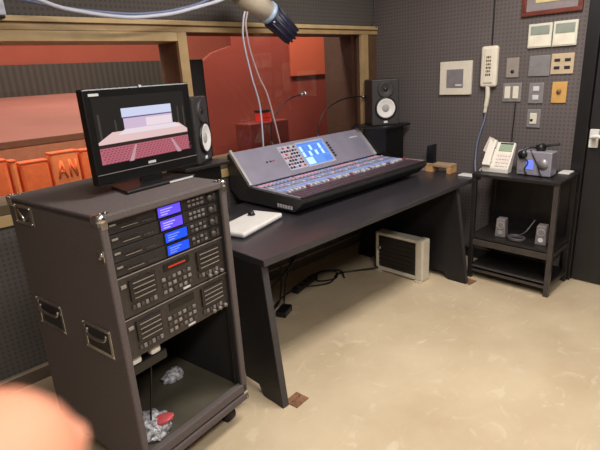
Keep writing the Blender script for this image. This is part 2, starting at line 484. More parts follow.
for x in (-0.2, 0.2):
    MB().box(x - 0.02, x + 0.02, 0.0, 0.04, 0.0, 0.88, M['satin_black']).build('leg', s)
s = thing('warning_device', 'small bright red device with black top on the dark red box', 'device', (-0.83, 0.57, 1.148))
MB().box(-0.055, 0.055, -0.03, 0.05, 0.0, 0.075, M['red_bright'], 0.006).build('red_body', s)
MB().box(-0.06, 0.06, -0.035, 0.055, 0.075, 0.098, M['satin_black'], 0.004).build('black_cap', s)
MB().box(-0.035, 0.035, -0.034, -0.029, 0.028, 0.036, M['stand_red']).build('slot', s)
# orange upholstered panels under the first window
def orange(x0, x1, zt, label, m='orange_fabric', y=0.62, letters=None):
    cx = (x0 + x1) / 2
    r = thing('orange_panel', label, 'panel', (cx, y, 0.0), 0.0, 'orange panels behind the left window')
    hw = (x1 - x0) / 2 - 0.004
    MB().box(-hw, hw, -0.02, 0.06, 0.62, zt, M[m], 0.018).build('padded_face', r)
    MB().box(-hw, hw, -0.022, 0.062, zt - 0.008, zt + 0.006, M['orange_dark'], 0.004).build('top_binding', r)
    MB().box(-hw * 0.9, hw * 0.9, 0.0, 0.05, 0.0, 0.62, M['hall_black']).build('base', r)
    if letters:
        L = MB()
        for (ax, az, bx, bz) in letters:
            L.tube([(ax, -0.022, az), (bx, -0.022, bz)], 0.007, M['orange_fabric'], 5)
        L.build('lettering', r)
    return r
orange(-3.10, -2.835, 1.135, 'orange padded panel at the far left edge behind left window')
orange(-2.832, -2.785, 1.122, 'narrow orange padded panel between two wide ones at left', 'orange_light')
orange(-2.782, -2.605, 1.100, 'deep orange padded panel with dark top binding, left of the lettered one')
orange(-2.600, -2.415, 1.132, 'light orange padded panel with faint lettering beside the monitor', 'orange_light',
       letters=[(-0.055, 0.97, -0.03, 1.08), (-0.03, 1.08, -0.005, 0.97), (-0.045, 1.01, -0.015, 1.01),
                (0.02, 0.97, 0.02, 1.08), (0.02, 1.08, 0.06, 0.97), (0.06, 0.97, 0.06, 1.08)])
orange(-2.410, -2.31, 1.125, 'orange padded panel half hidden by the monitor\'s left edge')

# ------------------------------------------------------------------ desk
DX0, DX1 = -2.278, -0.125
dk = thing('desk', 'long black studio desk with slanted panel legs below the window', 'desk', ((DX0 + DX1) / 2, -0.66, 0.0))
ox, oy = (DX0 + DX1) / 2, -0.66
tt = MB().box(DX0 - ox, DX1 - ox, -1.08 - oy, -0.16 - oy, 0.686, 0.720, M['desk_top'], 0.004)
tt.box(DX0 - ox + 0.002, DX1 - ox - 0.002, -1.0815 - oy, -1.076 - oy, 0.688, 0.716, M['desk_edge'], 0.002)
tt.build('tabletop', dk)
def leg_poly(): return [(-1.055 - oy, 0.686), (-0.28 - oy, 0.686), (-0.20 - oy, 0.0), (-0.34 - oy, 0.0), (-0.38 - oy, 0.05), (-1.02 - oy, 0.05), (-1.06 - oy, 0.0), (-1.20 - oy, 0.0)]
for xa, splay in ((-2.276, -0.055), (-0.455, -0.075)):
    g = MB(); P = leg_poly(); t = bmesh.new()
    A = [t.verts.new((xa - ox + splay * (1 - q[1] / 0.686), q[0], q[1])) for q in P]
    B = [t.verts.new((xa + 0.038 - ox + splay * (1 - q[1] / 0.686), q[0], q[1])) for q in P]
    t.faces.new(A); t.faces.new(B[::-1])
    for i in range(len(P)): t.faces.new((A[i], B[i], B[(i + 1) % len(P)], A[(i + 1) % len(P)]))
    bmesh.ops.recalc_face_normals(t, faces=t.faces[:])
    bmesh.ops.bevel(t, geom=t.edges[:], offset=0.002, segments=1, affect='EDGES')
    g._merge(t, M['black_board']); lg = g.build('leg_panel', dk)
    # lighter front edge band
    e = MB(); t = bmesh.new()
    pts = [(xa - ox + 0.001, -1.0575 - oy, 0.684), (xa - ox + 0.037, -1.0575 - oy, 0.684), (xa - ox + 0.037 + splay, -1.2025 - oy, 0.002), (xa - ox + 0.001 + splay, -1.2025 - oy, 0.002)]
    t.faces.new([t.verts.new(q) for q in pts]); e._merge(t, M['desk_edge']); e.build('edge_band', lg)
MB().box(-2.23 - ox, -0.56 - ox, -0.33 - oy, -0.30 - oy, 0.42, 0.684, M['black_board'], 0.002).build('cross_panel', dk)
for nm, cx, cy, rz, lab in (('floor_plate', -2.243, -1.205, 0.1, 'rusty brown floor plate beside the desk\'s left front foot'),
                            ('floor_plate', -0.475, -1.195, -0.1, 'rusty brown floor plate beside the desk\'s right front foot')):
    r = thing(nm, lab, 'floor plate', (cx, cy, 0.0), rz)
    MB().box(-0.045, 0.045, -0.04, 0.04, 0.0, 0.006, M['rust'], 0.002).build('plate', r)
    for sx, sy in ((-0.028, 0.0), (0.028, 0.0)):
        MB().cyl((sx, sy, 0.005), (sx, sy, 0.009), 0.006, M['steel'], n=10).build('screw', r)

# ------------------------------------------------------------------ mixing console
mx = thing('mixing_console', 'wide silver and black digital mixing console with lit touch screen on the desk', 'mixing console', (-1.01, -0.40, 0.72))
HX = 0.672
oy, oz = -0.40, 0.72
def yz(y, z): return (y - oy, z - oz)
body = [yz(-0.745, 0.825), yz(-0.74, 0.80), yz(-0.665, 0.735), yz(-0.12, 0.735), yz(-0.035, 0.80), yz(-0.03, 1.035), yz(-0.055, 1.045), yz(-0.25, 0.838)]
MB().prism(body, 'x', -HX, HX, M['mixer_body'], 0.004).build('chassis', mx)
for sx in (-0.58, 0.58):
    for y in (-0.60, -0.18):
        MB().cyl((sx, y - oy, 0.0), (sx, y - oy, 0.018), 0.02, M['rubber'], n=12).build('foot', mx)
# screen panel frame: s along X, t up the slope
P0 = Vector((0, -0.25 - oy, 0.842 - oz)); pd = Vector((0, 0.19, 0.205)).normalized(); pn = Vector((0, -pd.z, pd.y))
PM = Matrix(((1, 0, 0, P0.x), (0, pd.y, pn.y, P0.y), (0, pd.z, pn.z, P0.z), (0, 0, 0, 1)))
def pbox(mb, s0, s1, t0, t1, n0, n1, m, bev=0.0): return mb.box(s0, s1, t0, t1, n0, n1, m, bev, PM)
pbox(MB(), -HX + 0.012, HX - 0.012, 0.0, 0.276, 0.0, 0.010, M['mixer_silver'], 0.003).build('screen_panel', mx)
for sx in (-HX + 0.005, HX - 0.005):
    pbox(MB(), sx - 0.010, sx + 0.010, -0.004, 0.290, -0.004, 0.022, M['mixer_rim'], 0.004).build('side_rim', mx)
kp = pbox(MB(), -0.278, -0.105, 0.036, 0.246, 0.010, 0.013, M['key_panel'], 0.001).build('key_panel', mx)
cols = ['knob_dark', 'knob_red', 'lit_blue', 'knob_dark', 'lit_pink', 'knob_dark', 'cap_white', 'knob_dark']
for i in range(6):
    for j in range(7):
        s = -0.262 + i * 0.027; tq = 0.056 + j * 0.028
        pbox(MB(), s - 0.009, s + 0.009, tq - 0.008, tq + 0.008, 0.013, 0.019, M[cols[(i * 5 + j * 3 + (i * j) % 4) % 8]], 0.002).build('key', kp)
ts = pbox(MB(), -0.10, 0.198, 0.030, 0.252, 0.010, 0.014, M['key_panel'], 0.002).build('touch_screen', mx)
q = pbox(MB(), -0.093, 0.183, 0.041, 0.239, 0.0141, 0.0146, M['touch'])
pbox(q, -0.093, 0.183, 0.222, 0.239, 0.0147, 0.0150, M['touch_dark'])
for i in range(8):
    pbox(q, -0.085 + i * 0.033, -0.062 + i * 0.033, 0.168, 0.212, 0.0147, 0.0150, M['touch_lit' if i % 3 == 0 else 'touch_dark'])
    pbox(q, -0.085 + i * 0.033, -0.062 + i * 0.033, 0.118, 0.160, 0.0147, 0.0150, M['touch_dark' if i % 2 else 'touch_lit'])
pbox(q, -0.082, -0.01, 0.048, 0.108, 0.0147, 0.0150, M['touch_lit'])
pbox(q, 0.10, 0.17, 0.05, 0.10, 0.0147, 0.0150, M['touch_dark'])
q.build('display', ts)
for j in range(6):
    pbox(MB(), 0.213, 0.232, 0.068 + j * 0.025, 0.084 + j * 0.025, 0.010, 0.017, M['knob_dark'], 0.002).build('key', mx)
for s in (-0.432, -0.40, -0.372):
    pbox(MB(), s - 0.009, s + 0.009, 0.140, 0.152, 0.010, 0.013, M['knob_red' if s > -0.39 else 'knob_dark'], 0.001).build('key', mx)
pbox(MB(), 0.50, 0.60, 0.20, 0.212, 0.010, 0.012, M['pale_mark']).build('name_badge', mx)
# fader deck frame: s along X, t toward the operator
D0 = Vector((0, -0.252 - oy, 0.840 - oz)); dd = Vector((0, -0.493, -0.012)).normalized(); dn = Vector((0, dd.z, -dd.y)); dn = Vector((0, -dd.z, 0)) if False else Vector((0, dd.z, -dd.y))
DM = Matrix(((1, 0, 0, D0.x), (0, dd.y, dn.y, D0.y), (0, dd.z, dn.z, D0.z), (0, 0, 0, 1)))
def dbox(mb, s0, s1, t0, t1, n0, n1, m, bev=0.0): return mb.box(s0, s1, t0, t1, n0, n1, m, bev, DM)
dp = dbox(MB(), -HX + 0.010, HX - 0.010, 0.005, 0.478, -0.004, 0.004, M['mixer_deck'], 0.002).build('fader_deck', mx)
dbox(MB(), -HX + 0.02, HX - 0.02, 0.335, 0.460, 0.004, 0.0055, M['fader_band']).build('fader_bed', dp)
dbox(MB(), -HX + 0.004, HX - 0.004, 0.466, 0.492, -0.008, 0.010, M['lip_black'], 0.006).build('front_lip', dp)
nch = 36; pitch = 0.0345
s0 = -HX + 0.045
stripe = None
proto = {}
for c in range(nch):
    s = s0 + c * pitch + (0.012 * (c // 9))
    if s > HX - 0.03: break
    bank = c // 9
    items = [('hinge_key', 0.018, 0.008, 0.010, 0.006, 'knob_dark'),
             ('channel_display', 0.060 + 0.0, 0.016, 0.0145, 0.003, 'lit_pink' if (c // 4) % 3 != 1 else 'lit_blue')]
    for nm, tq, hh, ww, up, mm in items:
        k = (nm, mm)
        if k not in proto:
            proto[k] = MB().box(-ww, ww, -hh, hh, 0, up, M[mm], 0.0015).build(nm, dp)
            o = proto[k]
        else: o = copy_part(proto[k], dp)
        o.matrix_local = DM @ Matrix.Translation((s, tq, 0.004))
    if 'knob' not in proto:
        o = proto['knob'] = MB().cyl((0, 0, 0), (0, 0, 0.014), 0.010, M['mixer_grey'], 0.008, 12).build('knob', dp)
    else: o = copy_part(proto['knob'], dp)
    o.matrix_local = DM @ Matrix.Translation((s, 0.105, 0.004))
    for tq in (0.150, 0.178):
        mm = 'lit_blue' if (c + bank) % 3 else ('lit_pink' if c % 2 else 'cap_white')
        if tq > 0.16: mm = 'mixer_grey' if c % 4 else 'cap_white'
        k = ('channel_key', mm)
        if k not in proto: o = proto[k] = MB().box(-0.0115, 0.0115, -0.009, 0.009, 0, 0.005, M[mm], 0.0015).build('channel_key', dp)
        else: o = copy_part(proto[k], dp)
        o.matrix_local = DM @ Matrix.Translation((s, tq, 0.004))
    if 'strip' not in proto:
        o = proto['strip'] = MB().box(-0.0125, 0.0125, -0.026, 0.026, 0, 0.002, M['lit_blue'], 0.001).build('name_display', dp)
    else: o = copy_part(proto['strip'], dp)
    o.matrix_local = DM @ Matrix.Translation((s, 0.238, 0.004))
    ft = 0.305 + (0.012 if c % 5 == 0 else 0) + random.uniform(0, 0.02)
    k = ('cap', c % 6 == 5)
    if k not in proto:
        o = proto[k] = MB().box(-0.009, 0.009, -0.014, 0.014, 0.0, 0.013, M['knob_red' if c % 6 == 5 else 'cap_white'], 0.003).build('fader_cap', dp)
    else: o = copy_part(proto[k], dp)
    o.matrix_local = DM @ Matrix.Translation((s, ft, 0.006))
    if 'slot' not in proto:
        o = proto['slot'] = MB().box(-0.002, 0.002, -0.060, 0.060, 0, 0.0012, M['gloss_black']).build('fader_slot', dp)
    else: o = copy_part(proto['slot'], dp)
    o.matrix_local = DM @ Matrix.Translation((s, 0.385, 0.0052))
lb = MB().box(-HX - 0.003, -HX + 0.001, -0.655 - oy, -0.515 - oy, 0.748 - oz, 0.774 - oz, M['mixer_body'], 0.001).build('side_plate', mx)
for i in range(6):
    y = -0.645 + i * 0.0235
    MB().box(-HX - 0.005, -HX - 0.002, y - 0.0085 - oy, y + 0.0085 - oy, 0.750 - oz, 0.772 - oz, M['cap_white'], 0.001).build('pale_mark', lb)

# gooseneck lamps at the back of the console
def gooseneck(label, pts, loc):
    r = thing('gooseneck_lamp', label, 'lamp', loc, 0.0, 'gooseneck lamps on the console')
    L = [Vector(p) - Vector(loc) for p in pts]
    MB().cyl((0, 0, -0.03), (0, 0, 0.035), 0.012, M['satin_black'], n=12).build('socket', r)
    MB().tube(spline(L, 8), 0.0048, M['satin_black']).build('neck', r)
    e = (L[-1] - L[-2]).normalized()
    h = MB().cyl(L[-1] - e * 0.01, L[-1] + e * 0.03, 0.012, M['steel'], 0.015, 14).build('lamp_head', r)
    MB().ball(L[-1] + e * 0.032, 0.0125, M['lamp_tip'], n=12).build('bulb', h)
gooseneck('gooseneck lamp rising at the left of the console touch screen', [(-1.26, -0.014, 1.075), (-1.25, -0.016, 1.20), (-1.17, -0.03, 1.30), (-1.08, -0.04, 1.355), (-0.97, -0.05, 1.378)], (-1.26, -0.014, 1.03))
gooseneck('gooseneck lamp at the right of the console, tip near the window jamb', [(-0.77, -0.014, 1.07), (-0.74, -0.016, 1.16), (-0.67, -0.03, 1.245), (-0.52, -0.04, 1.30), (-0.36, -0.05, 1.315), (-0.245, -0.055, 1.308)], (-0.77, -0.014, 1.03))

# white flat case left of the console
r = thing('white_device', 'flat white rounded device lying on the desk\'s left end', 'device', (-1.985, -0.61, 0.72), math.radians(17))
MB().box(-0.20, 0.20, -0.105, 0.105, 0.004, 0.034, M['white_plastic'], 0.014, None, 4).build('shell', r)
MB().box(-0.19, 0.19, -0.095, 0.095, 0.0, 0.006, M['plate_grey'], 0.002).build('base', r)
MB().cyl((0.10, 0.05, 0.033), (0.10, 0.05, 0.055), 0.024, M['satin_black'], 0.016, 14).build('knob', r)

# ------------------------------------------------------------------ loudspeakers and their boxes
def speaker(label, F, ang, group):
    """F = centre of the front face's foot; ang = heading of the face normal"""
    r = thing('studio_speaker', label, 'loudspeaker', F, ang + PI / 2, group)      # local -y faces out
    W, D, H = 0.226, 0.25, 0.365
    MB().box(-W / 2, W / 2, 0.0, D, 0.0, H, M['speaker_black'], 0.010).build('cabinet', r)
    R = Matrix.Translation((0, -0.001, 0.138)) @ Matrix.Rotation(PI / 2, 4, 'X')
    wf = MB().lathe([(0.090, -0.002), (0.090, 0.012), (0.083, 0.016), (0.076, 0.012)], M['satin_black'], R).build('woofer', r)
    MB().lathe([(0.077, 0.012), (0.072, 0.0145), (0.066, 0.012), (0.050, 0.007), (0.036, 0.003), (0.030, 0.002)], M['cone_white'], R).build('cone', wf)
    MB().lathe([(0.031, 0.002), (0.027, 0.008), (0.016, 0.012), (0, 0.013)], M['cone_grey'], R).build('dust_cap', wf)
    R2 = Matrix.Translation((0, -0.001, 0.285)) @ Matrix.Rotation(PI / 2, 4, 'X')
    tw = MB().lathe([(0.068, -0.002), (0.066, 0.010), (0.056, 0.012), (0.034, 0.004), (0.018, 0.0015)], M['speaker_black'], R2).build('tweeter', r)
    MB().lathe([(0.019, 0.0015), (0.014, 0.007), (0, 0.010)], M['satin_black'], R2).build('dome', tw)
    MB().box(-0.016, 0.016, -0.004, 0.001, 0.018, 0.036, M['cone_white'], 0.002).build('badge', r)
    return r
def speaker_box(label, x0, x1, y0, y1, z1, px0, px1, py0, py1):
    cx, cy = (x0 + x1) / 2, (y0 + y1) / 2
    r = thing('speaker_riser', label, 'speaker riser', (cx, cy, 0.72), 0.0, 'black risers under the loudspeakers')
    MB().box(x0 - cx, x1 - cx, y0 - cy, y1 - cy, 0.0, z1 - 0.018 - 0.72, M['gloss_black'], 0.005).build('box_body', r)
    MB().box(px0 - cx, px1 - cx, py0 - cy, py1 - cy, z1 - 0.018 - 0.72, z1 - 0.72, M['satin_black'], 0.004).build('top_plate', r)
    return r
angR = math.atan2(-0.84, -0.54)
speaker_box('black riser box under the right-hand loudspeaker in the corner', -0.33, -0.08, -0.356, -0.12, 1.080, -0.385, -0.035, -0.395, -0.035)
speaker('black loudspeaker with white cone in the right corner by the wall', (-0.262, -0.303, 1.080), math.radians(-128), 'pair of studio loudspeakers')
speaker_box('black riser box under the left-hand loudspeaker behind the rack', -2.19, -1.99, -0.40, -0.12, 1.075, -2.24, -1.945, -0.43, -0.08)
speaker('black loudspeaker with white cone half hidden behind the monitor', (-2.035, -0.33, 1.075), math.radians(-52), 'pair of studio loudspeakers')

# ------------------------------------------------------------------ desk far right: wooden bracket, upright, strip
r = thing('wooden_bracket', 'small raw wood bench-shaped bracket on the desk\'s right end', 'wood bracket', (-0.16, -0.755, 0.72))
MB().box(-0.05, 0.05, -0.115, 0.115, 0.045, 0.068, M['wood_raw_top'], 0.003).build('top_board', r)
MB().box(-0.05, 0.05, -0.115, -0.082, 0.0, 0.045, M['wood_raw'], 0.002).build('leg', r)
MB().box(-0.05, 0.05, 0.040, 0.105, 0.0, 0.045, M['wood_raw'], 0.002).build('leg', r)
r = thing('small_upright', 'small black upright plate on the raw wood bracket', 'stand', (-0.165, -0.675, 0.788))
MB().prism([(-0.035, 0.0), (0.035, 0.0), (0.028, 0.135), (-0.035, 0.150)], 'x', -0.02, 0.02, M['satin_black'], 0.004).build('plate', r)
MB().box(-0.035, 0.03, -0.038, 0.038, -0.0, 0.008, M['satin_black'], 0.002).build('base', r)
r = thing('pale_board', 'pale pinkish board strip lying behind the console\'s right end', 'board', (-0.17, -0.50, 0.72))
MB().box(-0.03, 0.04, -0.14, 0.10, 0.0, 0.075, M['strip_pink'], 0.004).build('board', r)

# ------------------------------------------------------------------ equipment rack
RO = Vector((-3.026, -1.219, 0.0)); RT = math.radians(9.01)
RUX = Vector((math.cos(RT), math.sin(RT), 0)); RUY = Vector((-math.sin(RT), math.cos(RT), 0))
def rk(x, y, z): v = RO + RUX * x + RUY * y; return (v.x, v.y, z)
RW, RD, RH = 0.558, 0.646, 1.143
ra = thing('rack_case', 'tall black carpeted flight-case rack on casters with chrome corners', 'equipment rack', rk(0, 0, 0), RT)
MB().box(0, 0.028, 0, RD, 0.117, RH - 0.003, M['case_carpet'], 0.006).build('side_panel', ra)
MB().box(RW - 0.030, RW, 0, RD, 0.117, RH - 0.003, M['case_carpet'], 0.006).build('side_panel', ra)
MB().box(0, RW, 0, RD, RH - 0.028, RH, M['case_carpet'], 0.006).build('top_panel', ra)
bt = MB().box(0.002, RW - 0.002, 0.002, RD - 0.002, 0.117, 0.150, M['case_carpet'], 0.004)
bt.box(0.028, RW - 0.03, 0.03, RD - 0.03, 0.150, 0.192, M['case_floor'], 0.002)
bt.build('bottom_panel', ra)
MB().box(0.02, RW - 0.02, RD - 0.03, RD - 0.006, 0.14, RH - 0.02, M['case_inside']).build('back_panel', ra)
lp = MB().box(0.0, RW, -0.006, 0.030, 0.117, 0.150, M['case_carpet'], 0.006); lp.box(0.004, RW - 0.004, 0.0, 0.032, 0.156, 0.200, M['case_carpet'], 0.006); lp.box(0.004, RW - 0.004, 0.004, 0.028, 0.149, 0.157, M['case_inside'])
lp.build('front_rail', ra)
li = MB().box(0.028, 0.0285, 0.03, RD - 0.03, 0.19, RH - 0.03, M['case_inside']); li.box(RW - 0.0305, RW - 0.030, 0.012, RD - 0.03, 0.19, RH - 0.03, M['case_inside']); li.build('lining', ra)
for x in (0.029, RW - 0.045):
    MB().box(x, x + 0.014, 0.030, 0.034, 0.20, RH - 0.03, M['satin_black']).build('rack_strip', ra)
# chrome ball corners
def corner(cx, cy, cz, sx, sy, sz):
    c = MB()
    c.ball((cx + sx * 0.012, cy + sy * 0.012, cz - sz * 0.012), 0.019, M['chrome'], n=12)
    c.box(cx - 0.002 * sx, cx + 0.045 * sx, cy + 0.004 * sy, cy + 0.030 * sy, cz - 0.002, cz + 0.003, M['chrome'], 0.001)
    c.box(cx - 0.003 * sx, cx + 0.002 * sx, cy + 0.004 * sy, cy + 0.045 * sy, cz - 0.034 * sz, cz - 0.002 * sz, M['chrome'], 0.001)
    c.box(cx + 0.003 * sx, cx + 0.028 * sx, cy - 0.003 * sy, cy + 0.002 * sy, cz - 0.045 * sz, cz - 0.002 * sz, M['chrome'], 0.001)
    for k in (0.018, 0.036):
        c.ball((cx + k * sx, cy + 0.018 * sy, cz + 0.004 * (1 if sz > 0 else -1)), 0.004, M['steel'], n=8)
    c.build('corner_cap', ra)
for (cx, sx) in ((0, 1), (RW, -1)):
    for (cy, sy) in ((0, 1), (RD, -1)):
        corner(cx, cy, RH, sx, sy, 1)
        corner(cx, cy, 0.117, sx, sy, -1)
# lid catches on the front edges
for (x, z) in ((0.0, 1.010), (RW, 0.985), (RW, 0.225)):
    s = -1 if x == 0 else 1
    c = MB().box(x - 0.003, x + 0.003, 0.006, 0.040, z - 0.020, z + 0.020, M['chrome'], 0.001)
    c.ball((x + 0.004 * s, 0.014, z + 0.006), 0.008, M['chrome'], n=10); c.ball((x + 0.004 * s, 0.028, z - 0.008), 0.006, M['steel'], n=8)
    c.build('lid_catch', ra)
# recessed handles and the hinge plate on the left side (local x = 0 plane)
def rhandle(y0, y1, z0, z1, name='recessed_handle'):
    h = MB()
    b = 0.016
    for (a0, a1, c0, c1) in ((y0, y1, z0, z0 + b), (y0, y1, z1 - b, z1), (y0, y0 + b, z0 + b, z1 - b), (y1 - b, y1, z0 + b, z1 - b)):
        h.box(-0.005, 0.001, a0, a1, c0, c1, M['chrome'], 0.001)
    h.box(-0.0015, 0.0005, y0 + b, y1 - b, z0 + b, z1 - b, M['recess'])
    for y in (y0 + 0.008, y1 - 0.008):
        for z in (z0 + 0.008, z1 - 0.008): h.ball((-0.006, y, z), 0.004, M['steel'], n=8)
    o = h.build(name, ra)
    zc = (z0 + z1) / 2 + 0.012
    MB().tube(spline([(-0.004, y0 + 0.030, zc + 0.018), (-0.012, y0 + 0.034, zc), (-0.014, (y0 + y1) / 2, zc - 0.006), (-0.012, y1 - 0.034, zc), (-0.004, y1 - 0.030, zc + 0.018)], 5), 0.006, M['steel']).build('grip', o)
rhandle(0.060, 0.240, 0.610, 0.725)
rhandle(0.390, 0.590, 0.610, 0.735)
hp = MB().box(-0.004, 0.001, 0.450, 0.590, 1.045, 1.125, M['steel'], 0.001)
hp.box(-0.007, -0.003, 0.475, 0.565, 1.060, 1.110, M['recess'], 0.001)
for y in (0.46, 0.58):
    for z in (1.055, 1.115): hp.ball((-0.005, y, z), 0.005, M['chrome'], n=8)
hp.tube([(-0.010, 0.50, 1.065), (-0.010, 0.54, 1.105)], 0.006, M['chrome'])
hp.build('latch_plate', ra)
for (x, y) in ((0.07, 0.08), (RW - 0.07, 0.08), (0.07, RD - 0.08), (RW - 0.07, RD - 0.08)):
    c = MB().box(x - 0.04, x + 0.04, y - 0.04, y + 0.04, 0.111, 0.118, M['steel'])
    for s in (-0.022, 0.022): c.prism([(y - 0.025, 0.112), (y + 0.025, 0.112), (y + 0.020, 0.045), (y - 0.004, 0.040)], 'x', x + s - 0.002, x + s + 0.002, M['satin_black'])
    o = c.build('caster', ra)
    MB().cyl((x - 0.018, y + 0.008, 0.047), (x + 0.018, y + 0.008, 0.047), 0.047, M['rubber'], n=22).build('wheel', o)

# gear in the rack; local y 0 is the faceplate, gear roots sit at the rack's own frame
REC = 0.025; GX0, GX1 = 0.030, RW - 0.032
def gear(name, label, z0, z1, face, depth, group):
    r = thing(name, label, 'audio unit', rk(0, REC, z0), RT, group)
    MB().box(GX0, GX1, 0.0, 0.006, 0.001, z1 - z0 - 0.001, M[face], 0.0015).build('faceplate', r)
    MB().box(GX0 + 0.02, GX1 - 0.02, 0.006, depth, 0.003, z1 - z0 - 0.003, M['case_inside']).build('housing', r)
    return r
def player(label, z0, z1, lcd, s0, s1, kind):
    r = gear('audio_recorder', label, z0, z1, 'unit_black', 0.34, 'four display units at the top of the rack')
    h = z1 - z0
    d = MB().box(s0 - 0.006, s1 + 0.006, -0.003, 0.0, 0.003, h - 0.003, M['gloss_black'], 0.001).build('display', r)
    q = MB().box(s0, s1, -0.0042, -0.003, 0.006, h - 0.007, M[lcd])
    for i in range(3): q.box(s0 + 0.010, s0 + 0.04 + 0.012 * ((i * 7) % 3), -0.0046, -0.0042, 0.012 + i * 0.009, 0.015 + i * 0.009, M['lcd_text' if lcd == 'lcd_purple' else 'lit_blue'])
    q.build('lit_screen', d)
    st = MB().box(0.075, 0.150, -0.003, 0.0, h * 0.50, h * 0.62, M['deck_door'], 0.001); st.box(0.085, 0.15, -0.0036, -0.003, h * 0.30, h * 0.345, M['deck_line']); st.build('card_slot', r)
    MB().box(0.045, 0.068, -0.004, 0.0, h * 0.58, h * 0.72, M['deck_line'], 0.001).build('power_key', r)
    for i in range(4): MB().box(0.168 + 0.010 * i, 0.175 + 0.010 * i, -0.004, 0.0, h * 0.20, h * 0.36, M['key_dark'], 0.001).build('button', r)
    for i in range(4):
        for j in range(2):
            x = 0.372 + 0.021 * i
            MB().box(x, x + 0.014, -0.005, 0.0, 0.010 + 0.018 * j, 0.020 + 0.018 * j, M['key_grey' if kind == 0 or (i + j) % 2 else 'key_dark'], 0.0015).build('button', r)
    MB().cyl((0.478, 0, h / 2), (0.478, -0.014, h / 2), 0.013, M['key_dark'], 0.011, 16).build('knob', r)
    MB().box(0.500, 0.512, -0.004, 0.0, 0.010, h - 0.012, M['key_dark'], 0.001).build('side_key', r)
player('rack unit with violet display, topmost of the four in the rack', 1.066, 1.114, 'lcd_purple', 0.236, 0.336, 0)
player('rack unit with violet display, second from the top of the rack', 1.016, 1.065, 'lcd_purple', 0.240, 0.338, 0)
player('rack unit with blue display, third from the top of the rack', 0.966, 1.015, 'lcd_blue', 0.252, 0.352, 1)
player('rack unit with blue display just above the upper cassette deck', 0.916, 0.965, 'lcd_blue', 0.254, 0.354, 1)
def deck(label, z0, z1, red):
    r = gear('cassette_deck', label, z0, z1, 'deck_black', 0.36, 'two twin cassette decks in the rack')
    h = z1 - z0
    MB().box(GX0, GX1, -0.0015, 0.0, h - 0.006, h - 0.003, M['deck_line']).build('trim_line', r)
    for (a, b2) in ((0.075, 0.185), (0.380, 0.500)):
        d = MB().box(a, b2, -0.008, 0.0, h * 0.34, h * 0.86, M['deck_door'], 0.003).build('cassette_door', r)
        w = MB().box(a + 0.02, b2 - 0.02, -0.0095, -0.0078, h * 0.50, h * 0.68, M['gloss_black'], 0.001); w.build('window', d)
        for k in (0.40, 0.52, 0.64, 0.76): MB().box(a + 0.012, b2 - 0.010, -0.0105, -0.0092, h * k, h * k + 0.0035, M['deck_line']).build('door_line', d)
        for i in range(6): MB().box(a + i * 0.018, a + i * 0.018 + 0.013, -0.006, 0.0, h * 0.15, h * 0.25, M['key_grey' if i % 2 else 'key_dark'], 0.0015).build('transport_key', r)
    MB().box(0.045, 0.066, -0.005, 0.0, h * 0.72, h * 0.80, M['deck_line'], 0.001).build('power_key', r)
    dsp = MB().box(0.225, 0.345, -0.003, 0.0, h * 0.70, h * 0.88, M['gloss_black'], 0.001).build('display', r)
    if red: MB().box(0.245, 0.325, -0.0036, -0.003, h * 0.76, h * 0.80, M['led_red']).build('level_meter', dsp)
    for i in range(6):
        for j in range(3):
            x = 0.210 + i * 0.024
            MB().box(x, x + 0.015, -0.005, 0.0, h * (0.16 + 0.16 * j), h * (0.24 + 0.16 * j), M[('key_grey', 'key_dark', 'deck_line')[(i * 2 + j) % 3]], 0.0015).build('button', r)
    for i in range(3):
        MB().cyl((0.435 + i * 0.032, 0, h * 0.10), (0.435 + i * 0.032, -0.013, h * 0.10), 0.009, M['key_grey'], 0.008, 12).build('knob', r)
    MB().box(0.30, 0.335, -0.002, 0.0, h * 0.05, h * 0.10, M['pale_mark']).build('badge', r)
deck('twin cassette deck with red level meter, upper of the two decks', 0.758, 0.914, True)
deck('twin cassette deck directly above the rack\'s open bay, lower of two', 0.598, 0.756, False)

# things in the open bay of the rack
def local_thing(name, label, cat, x, y, z, group=None, rz=0.0): return thing(name, label, cat, rk(x, y, z), RT + rz, group)
r = local_thing('power_strip', 'black power strip bar hanging in the rack\'s open bay', 'power strip', 0.0, 0.07, 0.535)
MB().box(0.030, 0.200, -0.022, 0.022, -0.02, 0.02, M['satin_black'], 0.004).build('bar', r)
MB().box(0.030, 0.036, -0.03, 0.03, -0.03, 0.03, M['steel'], 0.001).build('bracket', r)
for i, (x, lab) in enumerate(((0.070, 'white plug on the rack\'s power strip, nearer the left panel'), (0.155, 'white plug on the rack\'s power strip, farther from left panel'))):
    r = local_thing('power_plug', lab, 'plug', x, 0.065, 0.556, 'white plugs in the rack')
    MB().box(-0.022, 0.022, -0.018, 0.018, 0.0, 0.030, M['white_plastic'], 0.008).build('plug_body', r)
    MB().tube(spline([(0, 0, 0.028), (0.01, 0.04, 0.034), (0.02, 0.12, 0.01), (0.01, 0.2, -0.05)], 6), 0.004, M['cable_grey']).build('cord', r)
def crumple(name, label, x, y, z, sx, sy, sz, mats, seed, rz=0.0):
    random.seed(seed)
    r = local_thing(name, label, 'bag', x, y, z, None, rz)
    t = bmesh.new(); bmesh.ops.create_icosphere(t, subdivisions=4, radius=1.0)
    from mathutils import noise as N
    for v in t.verts:
        k = 1 + 0.30 * N.noise(v.co * 2.3 + Vector((seed, 0, 0))) + 0.14 * N.noise(v.co * 7 + Vector((0, seed, 0)))
        c = v.co * k; c.z = max(c.z, -0.35); v.co = Vector((c.x * sx, c.y * sy, (c.z + 0.35) * sz))
    mb = MB(); mb._merge(t, M[mats[0]], True); o = mb.build('bag_film', r)
    return r, o
r, o = crumple('plastic_bag', 'clear crinkled plastic bag with red contents on the rack floor', 0.118, 0.130, 0.192, 0.082, 0.092, 0.040, ['bag'], 3)
